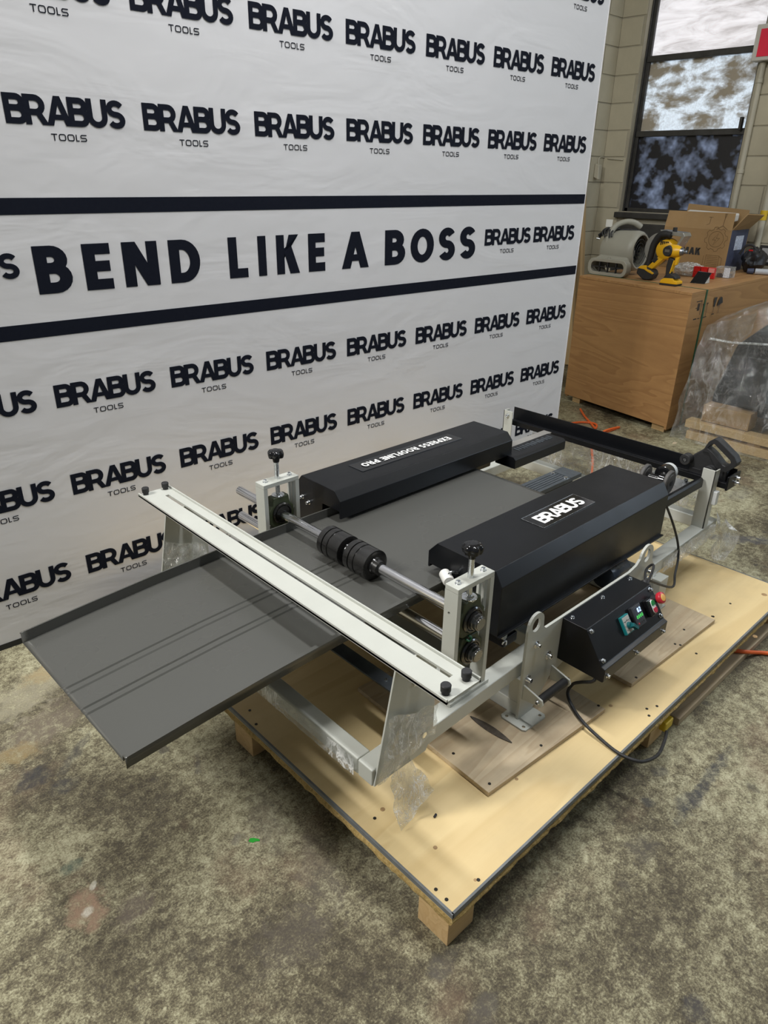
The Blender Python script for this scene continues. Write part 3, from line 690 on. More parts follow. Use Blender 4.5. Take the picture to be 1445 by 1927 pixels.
# undercarriage below the covers: roll stands, motor
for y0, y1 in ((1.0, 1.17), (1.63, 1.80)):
    MB().box((1.40, y0, .334), (2.18, y1, .424)).build('roll_stand', black, mc, .004)  # black colour stands in for the shade under the covers
MB().lathe((1.90, .955, .372), (2.02, .955, .372), [(0, .03), (.03, .042), (.9, .042), (.97, .036), (1, .03)], 24).build('motor', mat('blue_black_motor_paint', (.03, .045, .07), .3), mc, 0, True)
for k in range(3): MB().cyl((2.0 + .02*k, .99, .375 - .01*k), (2.0 + .02*k, .92, .375 - .01*k), .011, None, 14).build('drive_shaft', black, mc)
MB().cyl((1.352, .93, .408), (1.352, 1.0, .408), .010, None, 16).build('drive_shaft', zinc, mc); MB().box((1.35, .93, .37), (1.41, 1.0, .40)).build('bearing_seat', black, mc, .003)
MB().tube([(1.335, .925, .395), (1.333, .92, .405), (1.34, .918, .408), (1.346, .92, .40), (1.352, .925, .385)], .0022, 6).build('cotter_pin', zinc, mc)
MB().box((1.30, 1.015, .40), (1.306, 1.055, .505)).build('strip_bracket', paint, mc, .001)
# side plate with lifting eyes
def eye_plate():
    bm = bmesh.new()
    def earpts(xc, r, top): return [(xc + r * math.cos(a), top - r + r * math.sin(a)) for a in [math.radians(180 - i * 15) for i in range(13)]]
    out = [(1.362, .150), (1.362, .45)] + earpts(1.398, .034, .497) + [(1.434, .44), (1.447, .428), (1.900, .428), (1.94, .437), (1.957, .452)] + earpts(2.000, .040, .490) + [(2.042, .42), (2.064, .395), (2.066, .335), (1.98, .29), (1.60, .262), (1.50, .235), (1.425, .15)]
    vs = [bm.verts.new((x, 0, z)) for x, z in out]; ed = [bm.edges.new((vs[i], vs[(i+1) % len(vs)])) for i in range(len(vs))]
    for xc, zc, r1, r2 in ((1.398, .460, .019, .021), (2.000, .452, .018, .024)):
        hv = [bm.verts.new((xc + r1 * math.cos(2*math.pi*i/24), 0, zc + r2 * math.sin(2*math.pi*i/24))) for i in range(24)]
        ed += [bm.edges.new((hv[i], hv[(i+1) % 24])) for i in range(24)]
    bmesh.ops.triangle_fill(bm, use_beauty=True, use_dissolve=True, edges=ed)
    r = bmesh.ops.extrude_face_region(bm, geom=bm.faces[:]); bmesh.ops.translate(bm, vec=(0, .008, 0), verts=[v for v in r['geom'] if isinstance(v, bmesh.types.BMVert)])
    bmesh.ops.recalc_face_normals(bm, faces=bm.faces); me = bpy.data.meshes.new('side_plate'); bm.to_mesh(me); bm.free(); me.materials.append(paint); return me
pm = eye_plate()
for y in (.864, 1.908):
    o = link('side_plate', pm, mc); o.location = Vector((0, y, 0)) - ORG[mc.name]
for x, z, r in ((1.407, .392, .008), (1.385, .285, .010), (1.475, .322, .010), (2.02, .388, .009), (2.03, .352, .009)):
    bolt((x, .866, z), (x, .850, z), r * .75, mc, False)
    MB().cyl((x, .8645, z), (x, .862, z), r * 1.35, None, 20).build('washer', zinc, mc)
# feet and low cross tubes
for x in (1.40, 2.2):
    MB().box((x - .03, .872, .1525), (x + .03, 1.91, .2)).build('foot_tube', paint, mc, .003)
    for y in (.872, 1.88): MB().box((x - .03, y, .2), (x + .03, y + .04, .281)).build('foot_post', paint, mc, .002)
fp = holed('foot_plate', [(1.343, .822), (1.430, .818), (1.438, .826), (1.438, .902), (1.430, .91), (1.345, .91), (1.337, .902), (1.337, .83)], [(1.351, .835, .005), (1.424, .832, .005), (1.351, .895, .005)], 'z', .1469, .1525, paint, mc)
for y0 in (1.9,): MB().box((1.34, y0, .147), (1.44, y0 + .09, .1525)).build('foot_plate', paint, mc, .001)
for y in (.87, 1.9): MB().box((2.15, y, .133 if y > 1.3 else .147), (2.25, y + .09, .1525)).build('foot_plate', paint, mc, .001)
# carry handle beside the foot
for x in (1.372, 1.505):
    MB().prism([(.864, .222), (.80, .232), (.795, .242), (.80, .255), (.864, .272)], 'x', x - .003, x + .003).build('handle_bracket', paint, mc, .001)
MB().cyl((1.378, .812, .244), (1.500, .812, .244), .0125, None, 20).build('handle_grip', blackrub, mc, .003)
bolt((1.378, .812, .244), (1.362, .812, .244), .007, mc); bolt((1.505, .812, .244), (1.518, .812, .244), .007, mc)
# control box
KX0, KX1 = 1.527, 1.886
kp = [(.8635, .285), (.8635, .4255), (.787, .4245), (.7245, .332), (.712, .328), (.712, .286), (.716, .284)]
kb = MB().prism(kp, 'x', KX0, KX1).build('control_box', black, mc, .0018); kb['label'] = 'black control box with dial, display and emergency stop'
nrm_ = Vector((0, -(.4245 - .332), .787 - .7245)).normalized()          # outward normal of the sloping front
up_ = Vector((0, .787 - .7245, .4245 - .332)).normalized()
def face(x, t): return Vector((x, .7245, .332)) + up_ * t                # t metres up the slope
SLEN = ((.787 - .7245) ** 2 + (.4245 - .332) ** 2) ** .5
KF = Matrix((Vector((1, 0, 0)), up_, nrm_)).transposed().to_4x4()
def onface(mb, x, t): return mb.xf(Matrix.Translation(face(x, t)) @ KF)
for x, t in ((KX0 + .016, SLEN - .012), (KX0 + .016, .012), (KX1 - .014, SLEN - .012), (KX1 - .014, .014)):
    q = face(x, t); bolt(q, q + nrm_ * .007, .0052, kb)
for x in (KX0 + .02, 1.706, KX1 - .02): bolt((x, .845, .4252), (x, .845, .4315), .005, kb); bolt((x, .7122, .300), (x, .7045, .300), .0052, kb)
tealp = mat('teal_plastic', (.01, .17, .18), .35); greyface = mat('pale_dial_face', (.42, .42, .39), .5)
SWX, DSX, BTX, ESX = 1.694, 1.757, 1.832, 1.868
o = onface(MB().box((-.020, -.027, 0), (.020, .027, .010)), SWX, .058).build('dial_switch', tealp, kb, .0015)
onface(MB().box((-.0165, -.0235, .0098), (.0165, .0235, .0112)), SWX, .058).build('dial_face', greyface, kb, .0004)
onface(MB().box((-.0165, .010, .0110), (.0165, .0112, .0115)), SWX, .058).build('dial_line', blackrub, kb)
d = MB().cyl((0, 0, .011), (0, 0, .020), .0105, .0095, 20); d.hexa([(-.004, -.004, .018), (.012, -.020, .018), (.018, -.015, .018), (.003, .005, .018)], [(-.004, -.004, .03), (.012, -.020, .03), (.018, -.015, .03), (.003, .005, .03)])
onface(d, SWX + .001, .054).build('dial_knob', mat('dark_teal_knob', (.008, .10, .11), .3), kb, .0008)
for k in range(6):
    a = math.radians(40 + k * 45); onface(MB().box((-.001, -.001, .0112), (.001, .001, .0118)), SWX + .015 * math.cos(a), .054 + .017 * math.sin(a)).build('dial_mark', blackrub, kb)
onface(MB().box((-.0245, -.031, 0), (.0245, .031, .012)), DSX, .060).build('display_unit', mat('charcoal_plastic', (.025, .026, .03), .35), kb, .0015)
onface(MB().box((-.019, -.012, .0118), (.019, .026, .0126)), DSX, .060).build('display_screen', mat('lcd_screen', (.05, .06, .08), .15), kb, .0003)
onface(text_mb('82', .16, .2, .0135).xf(Matrix.Translation((-.001, .0085, .0129))), DSX, .060).build('display_digits', emit('lcd_blue', (.45, .65, 1.0), 1.6), kb)
onface(text_mb('0000', .18, .25, .0105).xf(Matrix.Translation((-.0145, -.0075, .0129))), DSX, .060).build('display_digits', emit('lcd_green', (.05, .5, .08), 1.0), kb)
for k in range(4): onface(MB().cyl((-.014 + .0095*k, -.021, .0115), (-.014 + .0095*k, -.021, .0132), .0028, None, 12), DSX, .060).build('display_key', mat('red_key', (.4, .02, .03), .4) if k == 0 else blackrub, kb)
def capsule(w_, h_, z0, z1):
    pts = arc(0, h_ / 2 - w_ / 2, w_ / 2, w_ / 2, 0, 180, 10) + arc(0, -h_ / 2 + w_ / 2, w_ / 2, w_ / 2, 180, 360, 10); return MB().prism(pts, 'z', z0, z1)
onface(MB().box((-.018, -.026, 0), (.012, .026, .016)), BTX - .004, .058).build('push_button_housing', blackplas, kb, .003)
onface(capsule(.0215, .044, .0155, .0185), BTX, .058).build('push_button_bezel', chrome, kb, .0006)
onface(capsule(.018, .0400, .018, .0205), BTX, .058).build('push_button_divider', mat('white_lens', (.7, .75, .7), .3), kb, .0006)
pt = arc(0, .0110, .009, .009, 0, 180, 10)
onface(MB().prism([(-.009, .004), (.009, .004)] + pt, 'z', .0195, .0225), BTX, .058).build('green_button', mat('green_lens', (.01, .20, .05), .25), kb, .0006)
pt = arc(0, -.0110, .009, .009, 180, 360, 10)
onface(MB().prism([(.009, -.004), (-.009, -.004)] + pt, 'z', .0195, .0225), BTX, .058).build('red_button', mat('red_lens', (.45, .02, .05), .25), kb, .0006)
onface(MB().lathe((0, 0, 0), (0, 0, .020), [(0, .0125), (1, .0115)], 20), ESX, .070).build('stop_button_stem', blackrub, kb, 0, True)
onface(MB().lathe((0, 0, .018), (0, 0, .036), [(0, .012), (.15, .0165), (.6, .0185), (.9, .0165), (1, .012)], 28), ESX, .070).build('emergency_stop', mat('red_mushroom_button', (.50, .02, .035), .3), kb, 0, True)
onface(MB().lathe((0, 0, .0355), (0, 0, .0375), [(0, .0115), (.8, .011), (1, .009)], 24), ESX, .070).build('emergency_stop_cap', mat('amber_cap', (.75, .42, .10), .35), kb, 0, True)
# strain relief and cables of the control box
MB().tube([(1.885, .80, .36), (1.915, .815, .375), (1.94, .83, .395)], .011, 10).build('cable_gland', blackrub, kb, 0, True)
q = [(1.94, .83, .395), (1.985, .852, .408), (2.0, .845, .425), (1.985, .83, .43), (1.945, .82, .40), (1.915, .81, .38)]
MB().tube(q, .004, 8).build('cable_loop', blackrub, kb, 0, True)
MB().tube([px(1253, 950, y=.935), px(1266, 985, y=.925), px(1275, 1020, y=.915), px(1276, 1050, y=.90), px(1270, 1080, y=.88), px(1264, 1105, y=.855), (1.945, .83, .40)], .0042, 8).build('power_cable', blackrub, kb, 0, True)
cord = [(1.545, .745, .290), (1.53, .742, .272), px(1092, 1284, z=.24), px(1077, 1288, z=.20), px(1068, 1305, z=.17), px(1077, 1330, z=.156), px(1098, 1360, z=.153), px(1135, 1395, z=.1405), px(1165, 1418, z=.1378), px(1195, 1431, z=.1372), px(1215, 1432, z=.128), px(1238, 1420, z=.10), px(1250, 1395, z=.07), px(1254, 1377, z=.06)]
pc = thing('power_cord', px(1135, 1395, z=PZ), 'black power cord looping from the control box over the pallet edge', 'cord')
MB().tube(cord, .0048, 10, 8).build('cable', blackrub, pc, 0, True)
q = px(1256, 1372, z=.055)
MB().box((q.x - .004, q.y + .004, q.z - .016), (q.x + .045, q.y + .04, q.z + .016)).build('yellow_plug', mat('yellow_plug_rubber', (.62, .44, .02), .5), pc, .005)
# rear posts, rear channel, infeed guides
def angle_post(x0, y0, s_, zt, zb=.3295):
    mb = MB(); mb.box((x0, min(y0, y0 + s_*.05), zb), (x0 + .005, max(y0, y0 + s_*.05), zt)); mb.box((x0, min(y0, y0 + s_*.005), zb), (x0 + .0375, max(y0, y0 + s_*.005), zt))
    return mb.build('rear_post', paint, mc, .001)
angle_post(2.585, .922, 1, .570); angle_post(2.585, 1.919, -1, .572)
bolt((2.585, 1.895, .55), (2.573, 1.895, .55), .007, mc)
# black C-channel across the back (base, front lip, back wall)
HC = [(2.622, .497), (2.690, .497), (2.690, .563), (2.685, .563), (2.685, .503), (2.640, .503), (2.640, .520), (2.622, .520)]
ch = MB().prism(HC, 'y', .884, 1.935).build('rear_channel', black, mc, .0012)
MB().box((2.60, .876, .50), (2.705, .884, .555)).build('channel_end', black, mc, .002)
for z in (.535, .515): bolt((2.672, .876, z), (2.672, .862, z), .007, mc)
MB().box((2.598, .905, .43), (2.622, .9225, .485)).build('clear_bracket', mat('translucent_bracket', (.6, .62, .62), .2), mc, .003)
# far infeed guide: steel strip over a black channel
MB().prism([(1.555, .487), (1.655, .487), (1.655, .53), (1.645, .535), (1.565, .535), (1.555, .525)], 'x', 2.20, 2.555).build('infeed_guide', black, mc, .002)
for k in range(14):
    MB().box((2.28 + .018*k, 1.60 + .003*math.sin(k*2), .535), (2.29 + .018*k, 1.628 + .004*math.sin(k*3), .5362)).build('scratch_mark', greywash, mc)
MB().box((2.20, 1.660, .52), (2.60, 1.70, .526)).build('infeed_strip', mat('bare_steel_strip', (.45, .43, .40), .4, .6), mc, .001)
MB().box((2.20, 1.70, .505), (2.42, 1.83, .509)).build('infeed_tray', mat('galvanised_tray', (.55, .56, .56), .35, .7), mc, .001)
# near infeed guide
MB().prism([(.955, .50), (.985, .50), (.985, .525), (.963, .538), (.955, .53)], 'x', 2.2, 2.57).build('infeed_guide', black, mc, .002)
MB().box((2.2, .985, .505), (2.56, 1.118, .510)).build('infeed_tray', mat('galvanised_tray_near', (.55, .56, .56), .3, .8), mc, .001)
MB().box((2.2, 1.115, .509), (2.55, 1.120, .535)).build('infeed_lip', zinc, mc, .001); bolt((2.53, 1.005, .51), (2.53, 1.005, .528), .008, mc)
# grooved infeed plate between the covers
gp_ = [(1.320, .498), (1.320, .513)]
for k in range(5): y_ = 1.335 + .013*k; gp_ += [(y_, .513), (y_, .5085), (y_ + .003, .5085), (y_ + .003, .513)]
gp_ += [(1.407, .513), (1.407, .498)]
im = MB().prism(gp_, 'x', 2.038, 2.238); im.box((2.2379, 1.320, .498), (2.2431, 1.407, .5085)); im.box((2.243, 1.320, .498), (2.315, 1.407, .513))
ip = im.build('infeed_plate', greywash, mc)
for y in (1.335, 1.395): MB().cyl((2.228, y, .513), (2.228, y, .5155), .009, .0085, 14).build('countersunk_screw', zinc, ip)
MB().box((1.95, 1.345, .36), (2.30, 1.385, .497)).build('plate_support', black, mc, .002)  # painted black too, as shade between and below the covers
# pair of rubber wheels with a black motor drum, standing on the near infeed tray
wz = .5548
wl = thing('wheel_drum', (2.383, 1.051, .510), 'black motor drum between two grey rubber wheels behind the near cover', 'wheel drum')
wax = Vector((-.06, 1, 0)).normalized(); wc = Vector((2.383, 1.051, wz))
for s_ in (-.045, .045):
    c = wc + wax * s_
    MB().lathe(c - wax * .009, c + wax * .009, [(0, .012), (0, .030), (.12, .032), (.1, .042), (.25, .045), (.75, .045), (.9, .042), (.88, .032), (1, .030), (1, .012)], 36).build('wheel', mat('grey_brown_rubber', (.075, .07, .066), .55), wl, 0, True)
    MB().cyl(c - wax * .011, c + wax * .011, .011, None, 16).build('hub', blackrub, wl)
MB().lathe(wc - wax * .032, wc + wax * .034, [(0, .02), (.02, .027), (.3, .028), (.32, .016), (1, .016)], 30).build('axle_sleeve', blackplas, wl, 0, True)
MB().lathe(wc + Vector((.01, -.012, .018)), wc + Vector((.075, -.012, .018)), [(0, .024), (.06, .031), (.95, .031), (1, .028)], 32).build('drum', blackplas, wl, 0, True)
MB().lathe(wc + Vector((.050, -.012, .018)), wc + Vector((.068, -.012, .018)), [(0, .0314), (1, .0314)], 32, False).build('white_label', mat('drum_label', (.5, .52, .52), .5), wl, 0, True)
# hand seaming tool standing in the rear channel
tl = thing('seaming_tool', (2.66, .97, .505), 'black hand seaming tool with loop handle and rollers on the rear channel', 'hand tool')
TX0, TX1 = 2.645, 2.679
MB().prism([(1.055, .5025), (1.045, .585), (1.005, .625), (.975, .618), (.945, .560), (.905, .556), (.905, .5025)], 'x', TX0, TX1).build('body', blackrub, tl, .006)
ho = [(1.012, .610), (.995, .655), (.975, .672), (.962, .668), (.890, .622), (.876, .600), (.880, .585), (.908, .553), (.948, .560), (.985, .61)]
hi = [(.995, .628), (.983, .648), (.972, .650), (.905, .606), (.899, .596), (.904, .588), (.915, .578), (.930, .582), (.965, .612), (.982, .622)]
hb = MB(); nH = len(ho)
for x_ in (TX0 - .004, TX1 + .004): hb.v += [(x_, a, b) for a, b in ho] + [(x_, a, b) for a, b in hi]
for i in range(nH):
    j = (i+1) % nH; hb.f += [(i, j, nH+j, nH+i), (2*nH+i, 3*nH+i, 3*nH+j, 2*nH+j), (i, 2*nH+i, 2*nH+j, j), (nH+i, nH+j, 3*nH+j, 3*nH+i)]
hb.build('loop_handle', blackrub, tl, .004)
for y, z, r in ((1.058, .570, .021), (.962, .548, .022)):
    MB().lathe((TX0 + .012, y, z), (TX0 - .034, y, z), [(0, r * .7), (.3, r * .7), (.31, r), (.55, r), (.57, r * .9), (.63, r * .9), (.65, r), (.96, r), (1, r * .9), (1, r * .45), (.93, r * .42), (.93, r * .2)], 32).build('roller', blackrub, tl, 0, True)
    MB().cyl((TX0 - .031, y, z), (TX0 - .035, y, z), .0065, None, 16).build('roller_screw', mat('dark_steel_screw', (.12, .12, .12), .35, .8), tl)
MB().box((TX0 - .003, 1.0, .532), (TX0 + .001, 1.04, .537)).build('highlight_ledge', blackrub, tl, .0008)  # small ledge added to catch light as a thin bright line
# ================================================================== METAL PANEL
pan_m, nt, p = newmat('slate_grey_painted_steel'); g = N(nt)
p.inputs['Base Color'].default_value = (.095, .095, .087, 1); p.inputs['Metallic'].default_value = .2
g.put(p.inputs['Roughness'], g.ramp(g.noise(2.5, 4), [(.3, .24), (.7, .30)])); g.put(p.inputs['Normal'], g.bump(g.noise(1.1, 0, .3), .05, .03))
pdark = pan_m
def pz(x):
    pts = [(.34, .482), (.52, .495), (.70, .506), (.90, .5135), (1.06, .517), (1.17, .5175), (2.1, .5175)]
    for (a, b), (c_, d_) in zip(pts, pts[1:]):
        if x <= c_: t = (x - a) / (c_ - a); return b + (d_ - b) * t
    return .5175
PYL, PYR = 1.662, 1.108
def pan_profile(x):
    f = max(0., min(1., (1.22 - x) / .08)); r = []       # ribs fade in at the rollers
    leg = .029
    r += [(PYL + .004, leg - .004), (PYL + .0035, leg), (PYL, leg), (PYL - .0005, .0)]
    for yc in (1.405, 1.312):
        r += [(yc + .016, 0), (yc + .0125, .0035 * f), (yc + .010, .0035 * f), (yc + .007, .0), (yc - .007, 0.), (yc - .010, .0035 * f), (yc - .0125, .0035 * f), (yc - .016, 0)]
    r += [(PYR + .012, 0), (PYR + .0115, .014), (PYR, .0145), (PYR - .0005, -.012)]
    return r
xs = [.344 + (2.03 - .344) * i / 90 for i in range(91)]
mb = MB(); n = len(pan_profile(1))
for x in xs:
    z0 = pz(x); sk = .012 * (1.2 - x) / .85 if x < 1.2 else 0
    for y, z in pan_profile(x):
        xx = x + (.012 * (PYL - y) / .55 if x < .345 else 0); mb.v.append((xx, y - .0 * sk, z0 + z))
for i in range(len(xs) - 1):
    for k in range(n - 1): mb.f.append((i*n+k, i*n+k+1, (i+1)*n+k+1, (i+1)*n+k))
panel = mb.build('metal_panel', pan_m, None, 0, True); sd = panel.modifiers.new('t', 'SOLIDIFY'); sd.thickness = .0009; sd.offset = 0
tag(panel, 'dark grey standing-seam roof panel feeding out through the rollers', 'metal panel')
# ================================================================== CRATE AND WHAT STANDS ON IT
cratewood = wood('red_brown_crate_plywood', (.47, .265, .105), (.29, .145, .055), 'y', .30, .3, (.30, .165, .07), .5, 0, 16)
cratewood2 = wood('red_brown_crate_plywood_side', (.47, .265, .105), (.29, .145, .055), 'x', .30, .3, (.30, .165, .07), .5, 0, 16)
CA, CB, CC, CD = (4.487, 1.985), (4.655, 2.90), (6.05, 2.945), (6.05, 2.012)
CT = .92
cr = thing('wooden_crate', (5.3, 2.45, 0), 'large red-brown plywood crate strapped in green, carrying power tools and boxes', 'crate')
def cquad(pts, z0, z1, name, m, bev=.002): return MB().hexa([(x, y, z0) for x, y in pts], [(x, y, z1) for x, y in pts]).build(name, m, cr, bev)
def lerp(a, b, t): return (a[0] + (b[0] - a[0]) * t, a[1] + (b[1] - a[1]) * t)
cquad([CA, CB, lerp(CB, CC, .012), lerp(CA, CD, .012)], .048, CT - .019, 'front_panel', cratewood)
cquad([(CA[0] + .002, CA[1]), (CD[0], CD[1]), (CD[0], CD[1] + .018), (CA[0] + .004, CA[1] + .018)], .03, CT - .0185, 'side_panel', cratewood2)
cquad([lerp(CB, CC, .013), CC, (CC[0], CC[1] - .018), (CB[0] + .02, CB[1] - .018)], .03, CT - .0185, 'side_panel', cratewood2)
cquad([CA, CD, CC, CB], CT - .018, CT, 'lid', cratewood2)
for t0, t1 in ((.03, .14), (.85, .93)):
    a = lerp(CA, CB, t0); b = lerp(CA, CB, t1); cquad([(a[0] + .03, a[1]), (b[0] + .03, b[1]), (b[0] + 1.3, b[1]), (a[0] + 1.3, a[1])], .0, .047, 'skid', blockwood)
a = lerp(CA, CB, .6); cquad([(a[0] + .35, a[1]), (a[0] + .35, a[1] + .2), (a[0] + .45, a[1] + .2), (a[0] + .45, a[1])], 0, .047, 'skid', blockwood)
grn = mat('green_strapping', (.02, .10, .05), .35)
MB().box((4.690, CA[1] + .0008, .03), (4.707, CA[1] + .002, CT)).build('strap', grn, cr); MB().box((4.690, CA[1] - .001, .03), (4.707, CA[1] + .0045, CT + .002)).build('strap', grn, cr, .0005)
MB().hexa([(4.690, CA[1], CT), (4.707, CA[1], CT), (4.80, 2.915, CT), (4.783, 2.915, CT)], [(4.690, CA[1], CT + .0012), (4.707, CA[1], CT + .0012), (4.80, 2.915, CT + .0012), (4.783, 2.915, CT + .0012)]).build('strap', grn, cr)
ink = mat('stencil_ink', (.03, .03, .03), .7)
mk = MB(); Y = CA[1] + .0005
def mkq(x0, z0, x1, z1): mk.add([(x0, Y, z0), (x1, Y, z0), (x1, Y, z1), (x0, Y, z1)], [(0, 1, 2, 3)])
for a in ((4.575, .855, 4.655, .86), (4.65, .77, 4.655, .86), (4.575, .815, 4.595, .82), (4.60, .80, 4.61, .845), (4.613, .80, 4.62, .845), (4.625, .80, 4.632, .845), (4.57, .745, 4.615, .752), (4.63, .745, 4.66, .75), (4.675, .745, 4.76, .75), (4.68, .75, 4.684, .84), (4.672, .83, 4.692, .835), (4.74, .75, 4.744, .84), (4.73, .83, 4.754, .835), (4.83, .75, 4.87, .756), (4.846, .75, 4.85, .80), (4.93, .75, 4.934, .82)): mkq(*a)
mk.add([(4.83, Y, .86), (4.875, Y, .86), (4.86, Y, .80), (4.843, Y, .80)], [(0, 1, 2, 3)]); mk.add([(4.895, Y, .80), (4.975, Y, .815), (4.955, Y, .85), (4.93, Y, .858), (4.908, Y, .84)], [(0, 1, 2, 3, 4)])
mk.build('stencil_marks', ink, cr)
# ---- air mover
fgrey = mat('grey_beige_moulded_plastic', (.30, .29, .24), .45, 0, .06, 5)
am = thing('air_mover', (4.93, 2.77, CT), 'grey-beige carpet dryer blower with wrapped black cord on the crate', 'air mover')
FX, FZ = 4.985, CT + .165
body = MB().lathe((FX, 2.905, FZ), (FX, 2.635, FZ), [(0, .002), (0, .08), (.03, .11), (.15, .128), (.5, .132), (.85, .136), (.93, .132), (.97, .124), (1, .118), (1, .108), (.93, .104)], 44, False)
body.build('housing', fgrey, am, 0, True)
def rrect(y0, y1, z0, z1, r): return arc(y1 - r, z1 - r, r, r, 0, 90, 6) + arc(y0 + r, z1 - r, r, r, 90, 180, 6) + arc(y0 + r, z0 + r, r, r, 180, 270, 6) + arc(y1 - r, z0 + r, r, r, 270, 360, 6)
ro = rrect(2.605, 2.925, CT + .001, CT + .115, .045); ri = rrect(2.632, 2.898, CT + .024, CT + .092, .03)
fr = MB(); k = len(ro)
for x_ in (4.765, 4.83): fr.v += [(x_ - .0 + (2.925 - a) * -.06 + .02, a, b) for a, b in ro] + [(x_ + (2.925 - a) * -.06 + .02, a, b) for a, b in ri]
for i in range(k):
    j = (i+1) % k; fr.f += [(i, j, k+j, k+i), (2*k+i, 3*k+i, 3*k+j, 2*k+j), (i, 2*k+i, 2*k+j, j), (k+i, k+j, 3*k+j, 3*k+i)]
fr.build('outlet_frame', fgrey, am, .005)
dv_ = MB(); k2 = len(ri)
sec_ = ((4.80, rrect(2.618, 2.912, CT + .006, CT + .108, .04)), (4.90, rrect(2.66, 2.90, CT + .006, CT + .15, .04)), (4.965, rrect(2.67, 2.89, CT + .006, CT + .20, .04)))
for x_, rr_ in sec_: dv_.v += [(x_, a, b) for a, b in rr_]
for q_ in range(2):
    for i in range(k2): j = (i+1) % k2; dv_.f.append((q_*k2+i, q_*k2+j, (q_+1)*k2+j, (q_+1)*k2+i))
dv_.build('outlet_duct', fgrey, am, 0, True)
for y in (2.70, 2.765, 2.83): MB().box((4.785, y - .004, CT + .024), (4.80, y + .004, CT + .092)).build('grille_bar', blackrub, am)
MB().box((4.785, 2.635, CT + .056), (4.80, 2.895, CT + .062)).build('grille_bar', blackrub, am)
im = MB().lathe((FX, 2.88, FZ), (FX, 2.685, FZ), [(0, .01), (0, .092), (.04, .095), (.05, .03), (.75, .028), (.85, .01)], 28)
for k in range(22):
    a = 2*math.pi*k/22; c0, s0 = math.cos(a), math.sin(a); c1, s1 = math.cos(a + .22), math.sin(a + .22)
    im.hexa([(FX + .072*c0, 2.875, FZ + .072*s0), (FX + .094*c1, 2.875, FZ + .094*s1), (FX + .094*math.cos(a + .245), 2.875, FZ + .094*math.sin(a + .245)), (FX + .072*math.cos(a + .03), 2.875, FZ + .072*math.sin(a + .03))],
            [(FX + .072*c0, 2.69, FZ + .072*s0), (FX + .094*c1, 2.69, FZ + .094*s1), (FX + .094*math.cos(a + .245), 2.69, FZ + .094*math.sin(a + .245)), (FX + .072*math.cos(a + .03), 2.69, FZ + .072*math.sin(a + .03))])
im.build('impeller', blackrub, am)
for r_ in (.03, .055, .08, .105):
    MB().tube([(FX + r_ * math.cos(2*math.pi*i/24), 2.645, FZ + r_ * math.sin(2*math.pi*i/24)) for i in range(25)], .0022, 6, 1).build('inlet_ring', blackrub, am)
MB().tube([(4.885, 2.855, CT + .20), (4.895, 2.85, CT + .265), (4.935, 2.83, CT + .325), (4.985, 2.79, CT + .352), (5.03, 2.745, CT + .348), (5.07, 2.71, CT + .32)], [.020, .020, .019, .019, .020, .021], 14).build('handle', fgrey, am, 0, True)
for k in range(5):
    o_ = .010 * k
    MB().tube([(4.90 - o_*.5, 2.93 - .001*k, CT + .24 + o_*.5), (4.93, 2.90, CT + .275 + o_*.3), (5.0 + o_, 2.80, CT + .300 - .003*k), (5.06 + o_*.4, 2.70, CT + .292 - o_*.5), (5.09, 2.66, CT + .265 - o_)], .0062, 8).build('power_cord', blackrub, am, 0, True)
    MB().tube([(4.875, 2.89 - .018*k, CT + .255 - .006*(k % 2)), (4.885, 2.90 - .018*k, CT + .285 + .01*(k % 2)), (4.93, 2.91 - .02*k, CT + .30), (4.96, 2.89 - .02*k, CT + .31)], .0062, 8).build('power_cord', blackrub, am, 0, True)
MB().cyl((4.862, 2.925, CT + .24), (4.866, 2.90, CT + .236), .009, .007, 10).build('plug', zinc, am)
MB().box((4.93, 2.858, CT + .315), (4.932, 2.91, CT + .365)).build('paper_tag', mat('white_paper_tag', (.7, .7, .66), .7), am)
MB().cyl((4.80, 2.77, CT + .112), (4.80, 2.77, CT + .128), .010, .008, 12).build('foot_stud', fgrey, am)
# ---- circular saw lying tipped on its battery
yel = mat('yellow_tool_plastic', (.72, .40, .008), .35, 0, .05, 10)
cs = thing('circular_saw', (4.86, 2.42, CT), 'yellow and black cordless circular saw with silver blade guard beside the air mover', 'circular saw')
X = 4.83
MB().prism([(2.545, CT + .040), (2.540, CT + .075), (2.515, CT + .088), (2.480, CT + .090), (2.425, CT + .068), (2.412, CT + .045), (2.425, CT + .012), (2.450, CT + .002), (2.490, CT + .003)], 'x', X - .035, X + .04).build('battery', blackrub, cs, .008)
MB().prism([(2.538, CT + .074), (2.520, CT + .092), (2.480, CT + .098), (2.468, CT + .075), (2.44, CT + .068), (2.415, CT + .052), (2.422, CT + .042), (2.46, CT + .055), (2.49, CT + .07)], 'x', X - .037, X + .042).build('battery_clip', yel, cs, .004)
MB().prism([(2.480, CT + .085), (2.44, CT + .075), (2.36, CT + .155), (2.395, CT + .175)], 'x', X - .022, X + .03).build('grip_base', yel, cs, .006)
MB().prism([(2.455, CT + .13), (2.43, CT + .115), (2.405, CT + .145), (2.43, CT + .155)], 'x', X - .024, X - .02).build('grip_inlay', blackrub, cs, .003)
mbd = MB().lathe((X - .03, 2.375, CT + .205), (X + .05, 2.375, CT + .205), [(0, .045), (.12, .060), (.6, .068), (1, .070)], 28); mbd.build('motor_body', yel, cs, 0, True)
for k in range(5): MB().box((X - .033, 2.405 - .012*k, CT + .235 + .004*k), (X - .024, 2.398 - .012*k, CT + .258)).build('vent', blackrub, cs)
